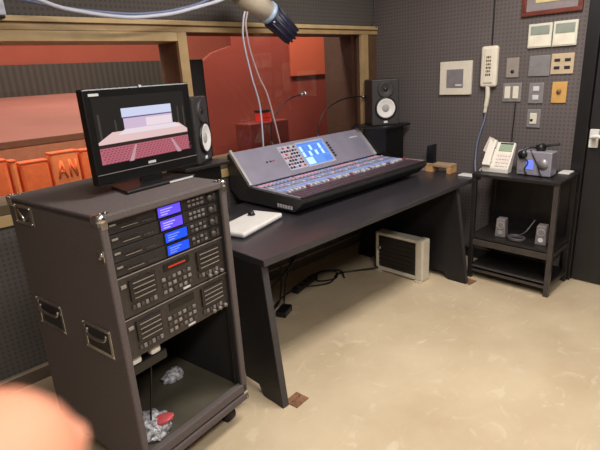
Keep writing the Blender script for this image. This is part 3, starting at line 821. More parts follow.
t = bmesh.new(); bmesh.ops.create_icosphere(t, subdivisions=3, radius=1.0)
from mathutils import noise as NZ
for v in t.verts: v.co = Vector((v.co.x * 0.03, v.co.y * 0.05, v.co.z * 0.012)) * (1 + 0.25 * NZ.noise(v.co * 4))
mb = MB(); mb._merge(t, M['bag_red'], True, Matrix.Translation((0.035, -0.045, 0.047)) @ Matrix.Rotation(0.7, 4, 'Z') @ Matrix.Rotation(-0.25, 4, 'X')); mb.build('red_contents', r)
crumple('foil_pouch', 'small crumpled silvery pouch at the back of the rack floor', 0.40, 0.33, 0.192, 0.055, 0.04, 0.03, ['bag'], 11)
r = local_thing('patch_cable', 'thin dark cable hanging inside the rack\'s open bay', 'cable', 0.16, 0.10, 0.515)
MB().tube(spline([(0.0, 0.0, 0.03), (-0.01, 0.01, -0.1), (-0.03, 0.02, -0.24), (-0.06, 0.0, -0.312), (-0.09, 0.06, -0.316), (-0.04, 0.12, -0.316)], 8), 0.004, M['cable_black']).build('cord', r)

# ------------------------------------------------------------------ monitor on the rack
mo = thing('television', 'black flat-screen monitor on top of the rack showing a theatre stage', 'monitor', rk(0.392, 0.25, RH), RT)
Wm, z0, z1 = 0.474, 0.040, 0.381
fr = MB()
fr.box(-Wm / 2, Wm / 2, -0.016, 0.022, z0, z1, M['tv_black'], 0.006); fr.box(-Wm * 0.36, Wm * 0.36, 0.022, 0.05, z0 + 0.06, z1 - 0.06, M['satin_black'], 0.01)
fr.build('bezel', mo)
# screen local extents (s from -Wm/2) from the photo
sx0, sx1, sz0, sz1 = -0.208, 0.200, 0.114, 0.350
def SP(u, v): return (sx0 + (sx1 - sx0) * u, sz1 - (sz1 - sz0) * v)
scr = MB()
lay = [0]
def poly(pts, m):
    lay[0] += 1; y = -0.0162 - 0.00012 * lay[0]
    scr.quad([(SP(u, v)[0], y, SP(u, v)[1]) for u, v in pts], M[m])
def rect(u0, u1, v0, v1, m): poly([(u0, v1), (u1, v1), (u1, v0), (u0, v0)], m)
rect(0, 1, 0, 1, 'pic_dark')
rect(0.03, 0.05, 0.25, 0.72, 'pic_mid'); rect(0.19, 0.205, 0.35, 0.60, 'pic_mid'); rect(0.90, 0.915, 0.25, 0.6, 'pic_mid'); rect(0.97, 0.985, 0.25, 0.68, 'pic_mid')
rect(0.27, 0.83, 0.19, 0.33, 'pic_screen'); rect(0.27, 0.83, 0.325, 0.345, 'pic_line'); rect(0.28, 0.83, 0.345, 0.53, 'pic_lav'); rect(0.52, 0.82, 0.37, 0.50, 'pic_white')
poly([(0.0, 0.71), (1.0, 0.71), (1.0, 0.64), (0.90, 0.52), (0.15, 0.53), (0.0, 0.66)], 'pic_stage')
poly([(0.20, 0.585), (0.93, 0.585), (0.86, 0.51), (0.28, 0.51)], 'pic_white')
rect(0.0, 1.0, 0.70, 0.755, 'pic_edge')
rect(0.0, 1.0, 0.755, 1.0, 'pic_seat')
for i in range(7):
    v = 0.775 + i * 0.033
    for j in range(26):
        u = 0.005 + j * 0.038 + (0.019 if i % 2 else 0)
        if u + 0.02 < 1: rect(u, u + 0.020, v, v + 0.016, 'pic_seat_dark')
poly([(0.24, 1.0), (0.29, 1.0), (0.345, 0.755), (0.325, 0.755)], 'pic_aisle'); poly([(0.80, 1.0), (0.85, 1.0), (0.755, 0.755), (0.735, 0.755)], 'pic_aisle')
scr.build('screen', mo)
m_ = MB().box(-Wm / 2 + 0.004, Wm / 2 - 0.004, -0.0185, -0.0162, z0 + 0.038, z0 + 0.041, M['key_grey']); m_.build('bezel_line', mo)
MB().box(-Wm / 2 + 0.022, -Wm / 2 + 0.062, -0.0175, -0.016, z1 - 0.026, z1 - 0.017, M['pale_mark'], 0.001).build('corner_badge', mo)
MB().box(-0.014, 0.022, -0.0185, -0.0162, z0 + 0.046, z0 + 0.056, M['pale_mark'], 0.003).build('maker_badge', mo)
MB().box(-0.006, 0.006, -0.018, -0.0162, z1 - 0.006, z1 + 0.003, M['pale_mark'], 0.001).build('top_mark', mo)
MB().prism([(-0.05, -0.01), (0.05, -0.01), (0.035, 0.03), (-0.035, 0.03)], 'z', 0.012, 0.075, M['gloss_black'], 0.003).build('neck', mo)
bs = MB().prism([(-0.165, -0.075), (0.165, -0.075), (0.13, 0.085), (-0.13, 0.085)], 'z', 0.0, 0.013, M['satin_black'], 0.004); bs.build('base', mo)
MB().box(0.03, 0.15, -0.0765, -0.074, 0.003, 0.010, M['pale_mark']).build('base_sheen', mo)  # painted highlight: pale bar for the gloss on the base's front edge

# ------------------------------------------------------------------ heater under the desk
he = thing('panel_heater', 'cream framed heater with dark grille on the floor under the desk', 'heater', (-0.665, -0.74, 0.0))
hx, hy = -0.665, -0.74
fr = MB()
def hb(mb, y0, y1, z0, z1, x0, x1, m, bev=0.006): return mb.box(x0 - hx, x1 - hx, y0 - hy, y1 - hy, z0, z1, M[m], bev)
hb(fr, -0.952, -0.53, 0.300, 0.325, -0.712, -0.62, 'heater_cream'); hb(fr, -0.952, -0.53, 0.012, 0.040, -0.712, -0.62, 'heater_cream')
hb(fr, -0.553, -0.53, 0.012, 0.325, -0.712, -0.62, 'heater_cream'); hb(fr, -0.955, -0.888, 0.012, 0.330, -0.716, -0.615, 'heater_cream', 0.012)
fr.build('frame', he)
hb(MB(), -0.89, -0.55, 0.035, 0.305, -0.698, -0.64, 'heater_dark', 0.002).build('grille_back', he)
for i in range(7):
    z = 0.065 + i * 0.035
    hb(MB(), -0.888, -0.552, z, z + 0.006, -0.706, -0.698, 'heater_dark', 0.002).build('grille_bar', he)
for y in (-0.92, -0.56): hb(MB(), y - 0.03, y + 0.03, 0.0, 0.013, -0.72, -0.60, 'heater_cream', 0.004).build('foot', he)
MB().cyl((-0.712 - hx, -0.57 - hy, 0.20), (-0.722 - hx, -0.57 - hy, 0.20), 0.012, M['cone_grey'], n=14).build('dial', he)

# ------------------------------------------------------------------ clutter under the desk
def cable(label, pts, r=0.005, m='cable_black', name='cable', group=None, cat='cable'):
    loc = Vector(pts[0]); o = MB().tube([p - loc for p in spline(pts, 9)], r, M[m]).build(name, None, loc)
    return tag(o, label, cat, group)
G = 'cables under the desk'
cable('black cable sagging from the desk\'s left leg to the floor', [(-2.18, -0.50, 0.62), (-2.0, -0.52, 0.30), (-1.80, -0.50, 0.22), (-1.55, -0.45, 0.30), (-1.30, -0.36, 0.42), (-1.15, -0.345, 0.55)], 0.007, group=G)
cable('black cable running from the adapter box up under the desk', [(-1.66, -0.48, 0.05), (-1.62, -0.47, 0.20), (-1.50, -0.42, 0.36), (-1.40, -0.36, 0.52), (-1.36, -0.35, 0.66)], 0.006, group=G)
cable('long black cable looping across the floor below the desk', [(-1.90, -0.55, 0.01), (-1.62, -0.36, 0.01), (-1.38, -0.30, 0.01), (-1.15, -0.42, 0.01), (-0.98, -0.36, 0.01), (-0.86, -0.42, 0.01), (-0.72, -0.56, 0.03)], 0.006, group=G)
cable('coiled black cable lying on the floor left of the heater', [(-1.20, -0.28, 0.01), (-1.05, -0.22, 0.01), (-0.95, -0.30, 0.01), (-1.05, -0.40, 0.01), (-1.18, -0.34, 0.016), (-1.08, -0.25, 0.022), (-0.94, -0.34, 0.022), (-1.0, -0.45, 0.01)], 0.006, group=G)
cable('black cable hanging in a deep loop near the desk\'s left end', [(-2.05, -0.40, 0.66), (-1.98, -0.42, 0.40), (-1.86, -0.44, 0.12), (-1.70, -0.46, 0.06), (-1.60, -0.40, 0.18), (-1.56, -0.36, 0.45)], 0.006, group=G)
r = thing('power_adapter', 'black power adapter box on the floor beneath the desk', 'adapter', (-1.68, -0.50, 0.0), 0.4)
MB().box(-0.06, 0.06, -0.035, 0.035, 0.0, 0.045, M['satin_black'], 0.006).build('housing', r)
MB().box(-0.03, 0.03, -0.0365, -0.034, 0.012, 0.032, M['cable_grey']).build('rating_plate', r)
r = thing('extension_block', 'dark extension block on the floor behind the adapter box', 'power strip', (-1.28, -0.30, 0.0), 0.25)
MB().box(-0.15, 0.15, -0.025, 0.025, 0.0, 0.038, M['satin_black'], 0.005).build('housing', r)
for i in range(4): MB().cyl((-0.1 + i * 0.066, 0, 0.037), (-0.1 + i * 0.066, 0, 0.040), 0.018, M['cable_grey'], n=14).build('socket', r)

# ------------------------------------------------------------------ black shelf stand by the right wall
SX0, SX1, SY0, SY1, SH = -0.394, -0.03, -1.140, -1.715, 0.791
sh = thing('shelf_stand', 'black two-tier shelf stand against the right wall by the door', 'shelf', ((SX0 + SX1) / 2, (SY0 + SY1) / 2, 0.0))
ox, oy = (SX0 + SX1) / 2, (SY0 + SY1) / 2
def sb(x0, x1, y0, y1, z0, z1, m, name, bev=0.003): return MB().box(x0 - ox, x1 - ox, y0 - oy, y1 - oy, z0, z1, M[m], bev).build(name, sh)
sb(SX0 - 0.006, SX1, SY1 - 0.006, SY0, SH - 0.022, SH, 'shelf_black', 'top_shelf', 0.004)
for x in (SX0, SX1 - 0.032):
    for y in (SY1, SY0 - 0.032):
        sb(x, x + 0.032, y, y + 0.032, 0.0, SH - 0.022, 'shelf_edge' if (x == SX0 and y == SY1) else 'shelf_black', 'post')
sb(SX0 + 0.004, SX1 - 0.004, SY1 + 0.004, SY0 - 0.004, 0.315, 0.335, 'shelf_black', 'middle_shelf')
sb(SX0 + 0.004, SX1 - 0.004, SY1 + 0.004, SY0 - 0.004, 0.075, 0.095, 'shelf_black', 'bottom_shelf')
for z in (0.262, 0.055): sb(SX0 + 0.004, SX0 + 0.028, SY1 + 0.03, SY0 - 0.03, z, z + 0.045, 'shelf_edge', 'front_rail')
for z in (0.27, 0.06): sb(SX0 + 0.03, SX1 - 0.03, SY1 + 0.004, SY1 + 0.026, z, z + 0.03, 'shelf_edge', 'side_rail')
sb(SX1 - 0.008, SX1, SY1 + 0.03, SY0 - 0.03, 0.33, SH - 0.03, 'shelf_black', 'back_board')

# telephone on the shelf (local -y faces the room)
tp = thing('desk_telephone', 'white desk telephone with green display on the black shelf', 'telephone', (-0.25, -1.262, SH), math.radians(-90))
MB().prism([(-0.060, 0.0), (0.0, 0.0), (0.062, 0.185), (0.048, 0.200), (-0.060, 0.032)], 'x', -0.094, 0.090, M['phone_white'], 0.005).build('phone_body', tp)
TM = Matrix.Translation((0, -0.060, 0.033)) @ Matrix.Rotation(math.atan2(0.168, 0.108), 4, 'X')
def tb(x0, x1, v0, v1, n0, n1, m, nm, bev=0.001): return MB().box(x0, x1, v0, v1, n0, n1, M[m], bev, TM).build(nm, tp)
tb(-0.012, 0.078, 0.130, 0.178, 0.0, 0.004, 'phone_lcd', 'display'); tb(-0.012, 0.078, 0.182, 0.192, 0.0, 0.004, 'hole', 'display_hood')
for i in range(5):
    for j in range(4): tb(-0.010 + 0.019 * i, 0.004 + 0.019 * i, 0.015 + 0.026 * j, 0.033 + 0.026 * j, 0.0, 0.005, 'paper', 'key')
hs = MB(); hs.box(-0.088, -0.034, 0.005, 0.20, 0.018, 0.034, M['phone_white'], 0.007, TM, 3); hs.box(-0.090, -0.032, 0.005, 0.055, 0.0, 0.030, M['phone_white'], 0.007, TM, 3); hs.box(-0.090, -0.032, 0.15, 0.20, 0.0, 0.030, M['phone_white'], 0.007, TM, 3)
hs.build('handset', tp)
nt_ = MB().quad([(-0.130, 0.02, 0.135), (-0.072, -0.005, 0.115), (-0.045, 0.01, 0.225), (-0.095, 0.035, 0.235)], M['paper']); nt_.build('note_sheet', tp)
cable('pale curly cord lying beside the white desk telephone', [(-0.30, -1.10, 0.728), (-0.29, -1.125, 0.74), (-0.28, -1.15, 0.80), (-0.30, -1.18, 0.800), (-0.26, -1.19, 0.80)], 0.008, 'white_plastic', 'telephone_cord')
tag(MB().box(-0.04, 0.04, -0.06, 0.06, 0.0, 0.012, M['white_plastic'], 0.004).build('white_adapter', None, (-0.20, -1.01, 0.72)), 'flat white adapter on the desk corner by the telephone', 'adapter')
# silver box with a black headset
sv = thing('silver_box', 'silver box-shaped device under a black headset on the shelf', 'device', (-0.22, -1.515, SH), math.radians(-92))
MB().box(-0.108, 0.112, -0.08, 0.015, 0.006, 0.165, M['silver_box'], 0.006).build('housing', sv)
for x in (-0.09, 0.09): MB().box(x - 0.015, x + 0.015, -0.07, 0.01, 0.0, 0.007, M['rubber']).build('foot', sv)
MB().cyl((0.06, -0.080, 0.085), (0.06, -0.084, 0.085), 0.035, M['plate_grey'], n=24).build('dial', sv)
MB().box(-0.045, 0.0, -0.083, -0.080, 0.045, 0.105, M['blue_glow'], 0.003).build('blue_reflection', sv)  # glowing patch that imitates blue light reflected on the box front
MB().box(-0.10, -0.06, -0.083, -0.080, 0.03, 0.12, M['plate_grey'], 0.002).build('side_panel', sv)
hd = thing('headset', 'black headset with dangling cord lying over the silver box', 'headset', (-0.22, -1.515, SH + 0.165), math.radians(-92))
MB().tube(spline([(-0.085, -0.085, -0.03), (-0.06, -0.05, 0.015), (0.0, -0.01, 0.020), (0.07, 0.0, 0.035), (0.12, 0.01, 0.045)], 7), 0.009, M['satin_black']).build('headband', hd)
MB().cyl((-0.07, -0.10, -0.022), (-0.07, -0.078, -0.022), 0.028, M['satin_black'], n=18).build('ear_cup', hd)
MB().cyl((0.0, -0.03, 0.012), (0.04, -0.03, 0.026), 0.026, M['satin_black'], n=18).build('ear_cup', hd)
MB().tube(spline([(-0.03, -0.07, 0.008), (0.0, -0.088, -0.03), (0.03, -0.092, -0.08), (0.05, -0.095, -0.13), (0.07, -0.10, -0.158)], 7), 0.004, M['satin_black']).build('cord', hd)
MB().tube(spline([(-0.07, -0.094, -0.03), (-0.03, -0.094, -0.07), (-0.05, -0.094, -0.12), (-0.02, -0.10, -0.158)], 7), 0.004, M['satin_black']).build('cord', hd)
tag(MB().box(-0.05, 0.05, -0.035, 0.035, 0.0, 0.012, M['white_plastic'], 0.004).build('white_slip', None, (-0.10, -1.655, SH)), 'flat white slip on the shelf right of the silver box', 'paper')
# small speakers on the middle shelf
def small_speaker(label, y, cone):
    r = thing('desktop_speaker', label, 'small speaker', (-0.30, y, 0.335), math.radians(-84), 'small speakers on the middle shelf')
    MB().prism([(-0.036, 0.0), (0.036, 0.0), (0.030, 0.135), (-0.030, 0.135)], 'y', -0.03, 0.04, M['small_speaker'], 0.006).build('cabinet', r)
    R = Matrix.Translation((0, -0.030, 0.088)) @ Matrix.Rotation(PI / 2, 4, 'X')
    MB().lathe([(0.027, 0.0), (0.026, 0.004), (0.020, 0.0), (0.008, -0.006), (0, -0.003)], M['small_cone'], R).build('cone', r)
    R = Matrix.Translation((0, -0.030, 0.035)) @ Matrix.Rotation(PI / 2, 4, 'X')
    MB().lathe([(0.017, 0.0), (0.016, 0.003), (0.010, 0.0), (0, 0.002)], M['cap_white' if cone else 'small_cone'], R).build('control', r)
    return r
small_speaker('small grey speaker on the middle shelf, left of the coiled cable', -1.335, False)
small_speaker('small grey speaker on the middle shelf beside the right post', -1.610, True)
pts = []
for k in range(34):
    a = k * 0.62; pts.append((-0.315 + 0.045 * math.sin(a), -1.45 + 0.055 * math.cos(a), 0.341 + 0.0005 * k))
pts += [(-0.28, -1.50, 0.40), (-0.22, -1.53, 0.47)]
cable('coiled grey speaker cable on the middle shelf between small speakers', pts, 0.005, 'cable_grey')

# ------------------------------------------------------------------ plates on the right wall (local x runs to the photo's right, -y into the room)
def plate_thing(name, label, cat, y0, y1, z0, z1, m, depth=0.010, group=None):
    r = thing(name, label, cat, (0.0, (y0 + y1) / 2, z0), math.radians(-90), group)
    w, h = abs(y1 - y0), z1 - z0
    MB().box(-w / 2, w / 2, -depth, 0.0, 0.0, h, M[m], 0.003).build('cover_plate', r)
    return r, w, h, depth
def pb(r, x0, x1, z0, z1, y0, y1, m, nm, bev=0.001): return MB().box(x0, x1, y0, y1, z0, z1, M[m], bev).build(nm, r)
r, w_, h_, d_ = plate_thing('intercom_panel', 'square white intercom panel with grey centre on the right wall', 'wall panel', -0.646, -0.908, 1.302, 1.548, 'cream_plastic', 0.02)
pb(r, -0.070, 0.068, 0.052, 0.188, -0.024, -0.02, 'plate_grey', 'speaker_grille', 0.003); pb(r, 0.005, 0.058, 0.064, 0.078, -0.026, -0.024, 'cap_white', 'call_button')
r, w_, h_, d_ = plate_thing('thermostat', 'white wall thermostat, left of the pair under the picture', 'thermostat', -1.300, -1.450, 1.602, 1.753, 'thermo_body', 0.018, 'pair of wall thermostats')
pb(r, -0.060, 0.060, 0.082, 0.136, -0.021, -0.018, 'thermo_lcd', 'display'); pb(r, -0.068, 0.068, 0.008, 0.072, -0.022, -0.018, 'thermo_flap', 'flap', 0.002)
r, w_, h_, d_ = plate_thing('thermostat', 'white wall thermostat, right of the pair nearest the door', 'thermostat', -1.457, -1.603, 1.602, 1.755, 'thermo_body', 0.018, 'pair of wall thermostats')
pb(r, -0.058, 0.058, 0.080, 0.138, -0.021, -0.018, 'thermo_lcd', 'display'); pb(r, -0.066, 0.066, 0.008, 0.070, -0.022, -0.018, 'thermo_flap', 'flap', 0.002)
r, w_, h_, d_ = plate_thing('blank_plate', 'plain grey metal blank plate below the left thermostat', 'wall plate', -1.317, -1.455, 1.418, 1.553, 'plate_grey')
for x in (-0.055, 0.055): MB().cyl((x, -0.010, h_ / 2), (x, -0.012, h_ / 2), 0.005, M['steel'], n=10).build('screw', r)
r, w_, h_, d_ = plate_thing('socket_plate', 'beige plate with four dark sockets below the right thermostat', 'wall socket', -1.460, -1.600, 1.427, 1.557, 'plate_beige')
for x in (-0.032, 0.032):
    for z in (0.040, 0.088): pb(r, x - 0.018, x + 0.018, z - 0.010, z + 0.010, -0.012, -0.0095, 'hole', 'socket')
r, w_, h_, d_ = plate_thing('jack_plate', 'narrow grey plate with one dark hole right of the wall phone', 'wall socket', -1.163, -1.250, 1.415, 1.548, 'plate_mid')
MB().cyl((0.002, -0.010, 0.040), (0.002, -0.013, 0.040), 0.012, M['hole'], n=14).build('jack', r)
r, w_, h_, d_ = plate_thing('light_switch', 'double rocker light switch plate below the narrow jack plate', 'light switch', -1.148, -1.280, 1.249, 1.378, 'plate_silver')
for x in (-0.030, 0.028): pb(r, x - 0.020, x + 0.020, 0.022, 0.106, -0.016, -0.009, 'cream_plastic', 'rocker', 0.003)
r, w_, h_, d_ = plate_thing('switch_plate', 'silver plate with two white switches below the blank plate', 'light switch', -1.332, -1.428, 1.238, 1.375, 'plate_silver')
for z in (0.040, 0.098): pb(r, -0.020, 0.020, z - 0.016, z + 0.016, -0.015, -0.009, 'cap_white', 'switch', 0.003)
r, w_, h_, d_ = plate_thing('dimmer_plate', 'tan plate with a dark centre knob beside the silver switches', 'wall plate', -1.482, -1.575, 1.241, 1.378, 'plate_tan')
MB().cyl((0, -0.010, 0.075), (0, -0.022, 0.075), 0.014, M['rust'], n=16).build('knob', r)
r, w_, h_, d_ = plate_thing('outlet_plate', 'silver plate with white outlet, lowest on the right wall', 'wall socket', -1.334, -1.424, 1.072, 1.198, 'plate_silver')
pb(r, -0.024, 0.022, 0.026, 0.100, -0.015, -0.009, 'cream_plastic', 'outlet', 0.003); pb(r, -0.020, -0.002, 0.042, 0.060, -0.017, -0.0145, 'hole', 'socket_slot')

# framed picture
r = thing('framed_picture', 'framed picture in reddish-brown frame hanging above the thermostats', 'picture', (0.0, -1.43, 1.805), math.radians(-90))
fw, fh, ft = 0.375, 0.46, 0.028
f = MB()
f.box(-fw / 2, fw / 2, -0.022, 0, 0, ft, M['frame_red'], 0.004); f.box(-fw / 2, fw / 2, -0.022, 0, fh - ft, fh, M['frame_red'], 0.004)
f.box(-fw / 2, -fw / 2 + ft, -0.022, 0, ft, fh - ft, M['frame_red'], 0.004); f.box(fw / 2 - ft, fw / 2, -0.022, 0, ft, fh - ft, M['frame_red'], 0.004)
f.build('frame', r)
pb(r, -fw / 2 + ft, fw / 2 - ft, ft, fh - ft, -0.008, -0.001, 'mount_grey', 'mount', 0)
pb(r, -fw / 2 + 0.085, fw / 2 - 0.075, 0.075, fh - 0.08, -0.012, -0.008, 'picture_cream', 'print', 0.001)

# wall phone
wp = thing('wall_phone', 'cream wall-hung telephone handset between panel and switches', 'telephone', (0.0, -1.047, 1.17), math.radians(-90))
b_ = MB().box(-0.062, 0.060, -0.045, 0.0, 0.185, 0.468, M['cream_plastic'], 0.018, None, 4); b_.build('phone_body', wp)
g_ = MB().box(-0.030, 0.036, -0.054, -0.044, 0.215, 0.450, M['cream_plastic'], 0.008, None, 3); g_.build('handset', wp)
for i in range(3):
    for j in range(6): MB().box(-0.014 + 0.013 * i, -0.005 + 0.013 * i, -0.057, -0.053, 0.265 + 0.024 * j, 0.279 + 0.024 * j, M['cream_key' if (i + j) % 2 else 'hole'], 0.001).build('key', wp)
MB().tube(spline([(-0.005, -0.025, 0.20), (-0.004, -0.022, 0.12), (-0.012, -0.020, 0.05), (-0.018, -0.018, 0.0)], 6), [0.017] * 7 + [0.016] * 6 + [0.013] * 6, M['cream_plastic'], 10).build('lower_grip', wp)
cable('bluish cord hanging from the wall phone down to the shelf', [(-0.018, -1.035, 1.19), (-0.02, -1.03, 1.12), (-0.025, -1.005, 1.02), (-0.03, -0.985, 0.92), (-0.05, -0.99, 0.80), (-0.10, -1.02, 0.735)], 0.006, 'cable_blue', 'phone_cord')
cable('thin dark cable running down the wall into the wall phone', [(-0.006, -1.045, 2.5), (-0.006, -1.046, 2.1), (-0.006, -1.048, 1.8), (-0.006, -1.047, 1.62)], 0.005, 'cable_black', 'wall_cable')
cable('thin dark cable running down the wall behind the desk telephone', [(-0.006, -1.245, 1.24), (-0.006, -1.243, 1.12), (-0.008, -1.24, 1.02), (-0.02, -1.25, 0.90)], 0.004, 'cable_black', 'wall_cable')
cable('grey cable running down the corner above the window frame', [(-0.012, -0.012, 2.6), (-0.014, -0.012, 2.1), (-0.016, -0.014, 1.94), (-0.05, -0.012, 1.90), (-0.03, -0.045, 1.86)], 0.005, 'cable_grey', 'wall_cable')

# ------------------------------------------------------------------ hanging fixture and cables by the window top
fx = thing('hanging_fixture', 'beige tubular fixture with navy ribbed end hanging above the window', 'light fixture', (-1.56, -0.25, 1.955))
A = Vector((-0.06, 0.0, 0.050)); B = Vector((0.140, 0.0, -0.048)); E = Vector((0.338, 0.0, -0.186))
ax = (E - A).normalized()
MB().cyl(A, B, 0.072, M['fix_beige'], 0.064, 28).build('tube_body', fx)
MB().cyl(B - ax * 0.004, B + ax * 0.022, 0.071, M['fix_ring'], 0.071, 28).build('ring', fx)
nv = MB().cyl(B + ax * 0.02, E - ax * 0.02, 0.070, M['fix_navy'], 0.060, 28).build('navy_head', fx)
q = Vector((0, 0, 1)).rotation_difference(ax).to_matrix()
for k in range(12):
    a = 2 * PI * k / 12; o_ = q @ Vector((math.cos(a), math.sin(a), 0))
    MB().tube([B + ax * 0.04 + o_ * 0.069, E + o_ * 0.056], 0.007, M['fix_dark'], 5).build('rib', nv)
MB().cyl(E - ax * 0.025, E - ax * 0.006, 0.056, M['fix_dark'], 0.050, 24).build('end_grille', nv)
for o_ in (Vector((0.0, -0.055, 0.02)), Vector((-0.02, -0.045, -0.045))):
    MB().ball(B + ax * 0.035 + o_, 0.008, M['cap_white'], n=10).build('screw', fx)
kb = MB().cyl(A + Vector((-0.09, -0.02, 0.005)), A + Vector((-0.04, -0.02, -0.015)), 0.034, M['fix_beige'], 0.030, 18).build('side_knob', fx)
MB().cyl(A + Vector((-0.045, -0.02, -0.02)), A + Vector((-0.015, -0.015, -0.03)), 0.016, M['cable_grey'], n=14).build('connector', fx)
MB().tube([(-0.05, 0.0, 0.05), (-0.06, 0.02, 0.30), (-0.06, 0.02, 0.795)], 0.016, M['steel'], 10).build('drop_rod', fx)
G2 = 'pale cables hanging from the fixture'
cable('pale cable dropping to the console, left strand of two', [(-1.609, -0.262, 1.90), (-1.618, -0.25, 1.843), (-1.600, -0.215, 1.735), (-1.499, -0.14, 1.526), (-1.392, -0.07, 1.325), (-1.345, -0.016, 1.054), (-1.343, -0.015, 1.005)], 0.0062, 'cable_pale', 'hanging_cable', G2)
cable('pinkish pale cable dropping to the console, right strand of two', [(-1.588, -0.262, 1.90), (-1.598, -0.25, 1.844), (-1.592, -0.24, 1.80), (-1.543, -0.20, 1.688), (-1.438, -0.14, 1.523), (-1.33, -0.09, 1.387), (-1.184, -0.016, 1.046), (-1.180, -0.015, 1.005)], 0.0062, 'cable_pink', 'hanging_cable', G2)
G3 = 'pale cables looping along the window top'
cable('lower pale cable looping along the window top to the fixture', [(-2.83, -0.25, 1.94), (-2.685, -0.25, 1.885), (-2.564, -0.25, 1.864), (-2.436, -0.25, 1.851), (-2.318, -0.25, 1.848), (-2.195, -0.25, 1.859), (-2.074, -0.25, 1.877), (-1.925, -0.25, 1.913), (-1.786, -0.255, 1.95), (-1.70, -0.268, 1.985)], 0.010, 'cable_pale', 'looped_cable', G3)
cable('upper bluish cable looping along the window top to the fixture', [(-2.90, -0.20, 1.93), (-2.71, -0.20, 1.896), (-2.58, -0.20, 1.880), (-2.411, -0.20, 1.872), (-2.291, -0.20, 1.870), (-2.165, -0.20, 1.880), (-2.042, -0.20, 1.899), (-1.889, -0.20, 1.936), (-1.768, -0.20, 1.985), (-1.72, -0.20, 2.02)], 0.008, 'cable_blue', 'looped_cable', G3)
r = thing('wall_box', 'pale grey box on the wall at the window rail\'s far left', 'wall box', (-2.905, 0.0, 1.86))
MB().box(-0.06, 0.06, -0.085, 0.0, 0.0, 0.16, M['cable_pale'], 0.006).build('housing', r)
MB().box(-0.055, 0.055, -0.08, -0.005, -0.012, 0.002, M['satin_black'], 0.003).build('base', r)

# ------------------------------------------------------------------ the photographer's hand: a fingertip strays into the lower left corner
CAM = Vector((-3.555, -2.695, 1.538))
cr, cu, cf = Vector((0.714, -0.698, -0.057)).normalized(), Vector((0.252, 0.180, 0.951)).normalized(), Vector((0.653, 0.693, -0.304)).normalized()
def H(a, b2, c): return cr * a + cu * b2 + cf * c
hand = thing('person', 'person\'s out-of-focus fingertip at the lower left corner near the camera', 'person', CAM + H(-0.11, -0.12, -0.01))
HB = Vector(hand.location) - CAM
hm = MB()
def limb(pts):
    """tapering round links joined at every knuckle: (a, b, c, radius)"""
    for i, q in enumerate(pts):
        p = H(*q[:3]) - HB
        hm.ball(p, q[3], M['skin'], n=20)
        if i:
            q0 = pts[i - 1]; hm.cyl(H(*q0[:3]) - HB, p, q0[3], M['skin'], q[3], 20)
WR = (-0.140, -0.150, -0.040, 0.024)
limb([(-0.170, -0.300, -0.120, 0.036), (-0.155, -0.235, -0.085, 0.031), WR])
# index finger (the one that strays into view), middle, ring and little finger: knuckle, middle joint, end joint, tip
fingers = [
    [(-0.112, -0.056, 0.000, 0.0128), (-0.088, -0.044, 0.034, 0.0120), (-0.064, -0.0360, 0.0535, 0.0116), (-0.0385, -0.0320, 0.0600, 0.0112)],
    [(-0.116, -0.076, 0.002, 0.0125), (-0.096, -0.074, 0.036, 0.0110), (-0.082, -0.076, 0.052, 0.0100), (-0.066, -0.078, 0.055, 0.0092)],
    [(-0.120, -0.096, 0.000, 0.0118), (-0.102, -0.098, 0.032, 0.0104), (-0.090, -0.100, 0.046, 0.0094), (-0.074, -0.102, 0.048, 0.0086)],
    [(-0.126, -0.114, -0.006, 0.0108), (-0.112, -0.119, 0.020, 0.0094), (-0.103, -0.122, 0.031, 0.0084), (-0.090, -0.124, 0.033, 0.0076)]]
for J in fingers: limb([WR[:3] + (0.019,), (J[0][0] - 0.010, J[0][1] - 0.030, J[0][2] - 0.014, 0.0165)] + J)
limb([(-0.132, -0.135, -0.040, 0.020), (-0.112, -0.104, -0.044, 0.0165), (-0.092, -0.088, -0.050, 0.0125), (-0.074, -0.074, -0.052, 0.0108)])
ho = hm.build('hand_tmp')
rm = ho.modifiers.new('remesh', 'REMESH'); rm.mode = 'VOXEL'; rm.voxel_size = 0.0016; rm.use_smooth_shade = True
sm = ho.modifiers.new('smooth', 'SMOOTH'); sm.factor = 0.5; sm.iterations = 8
dg = bpy.context.evaluated_depsgraph_get(); dg.update()
m2 = bpy.data.meshes.new_from_object(ho.evaluated_get(dg))
bpy.data.objects.remove(ho)
m2.materials.clear(); m2.materials.append(M['skin'])
for p_ in m2.polygons: p_.use_smooth = True; p_.material_index = 0
hb_ = bpy.data.objects.new('hand', m2); COL.objects.link(hb_); hb_.parent = hand
sl = MB().tube([H(-0.150, -0.205, -0.070) - HB, H(-0.158, -0.245, -0.092) - HB, H(-0.176, -0.320, -0.130) - HB], [0.037, 0.041, 0.048], M['sleeve'], 20)
sl.build('sleeve', hand)
tipv = H(-0.0385, -0.0320, 0.0600) - HB
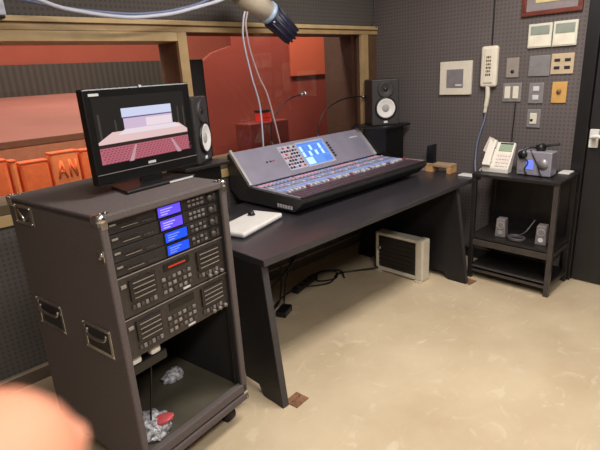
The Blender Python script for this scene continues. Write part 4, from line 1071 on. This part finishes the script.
MB().ball(tipv + H(0.002, 0.000, 0.0088), 0.0058, M['nail'], (1, 1, 0.5), 12).build('fingernail', hand)

# ------------------------------------------------------------------ lights
def area(name, loc, size, sy, power, col=(1, 1, 1), target=None):
    l = bpy.data.lights.new(name, 'AREA'); l.shape = 'RECTANGLE'; l.size = size; l.size_y = sy; l.energy = power; l.color = col
    o = bpy.data.objects.new(name, l); COL.objects.link(o); o.location = loc
    if target is not None: o.rotation_euler = (Vector(target) - Vector(loc)).to_track_quat('-Z', 'Y').to_euler()
    return o
area('ceiling_light_front', (-1.5, -1.75, 2.70), 1.4, 0.5, 60, (1.0, 0.965, 0.93))
area('fill_light_rear', (-3.3, -3.3, 2.70), 1.4, 0.5, 76, (1.0, 0.965, 0.93))  # unseen fill lamp added behind the camera for hand and rack side
area('hall_light_far', (-0.2, 3.8, 4.2), 5.5, 2.0, 185, (1.0, 0.9, 0.8), (-0.2, 4.6, 0))
area('hall_fill_near', (-1.3, 0.36, 2.75), 3.4, 0.2, 74, (1.0, 0.88, 0.78), (-1.3, 0.95, 1.1))  # added fill lamp, brightens the room-facing side of the partition
area('hall_fill_left', (-2.7, 0.30, 1.95), 1.2, 0.1, 9, (1.0, 0.88, 0.78), (-2.6, 0.62, 1.0))  # extra fill lamp hidden by the wall, added to brighten the orange panels
wld = bpy.data.worlds.new('World'); scn.world = wld; wld.use_nodes = True
bg = wld.node_tree.nodes.get('Background'); bg.inputs[0].default_value = lin((200, 180, 165)); bg.inputs[1].default_value = 0.25

# ------------------------------------------------------------------ camera
cd = bpy.data.cameras.new('camera'); cam = bpy.data.objects.new('camera', cd); COL.objects.link(cam)
cd.sensor_width = 36.0; cd.lens = 478.266 / 600 * 36.0; cd.clip_start = 0.01
R3 = Matrix((cr, cu, -cf)).transposed()
cam.matrix_world = Matrix.Translation(CAM) @ R3.to_4x4()
cd.dof.use_dof = True; cd.dof.focus_distance = 2.3; cd.dof.aperture_fstop = 12.0
scn.camera = cam
scn.view_settings.view_transform = 'Standard'
scn.view_settings.look = 'None'
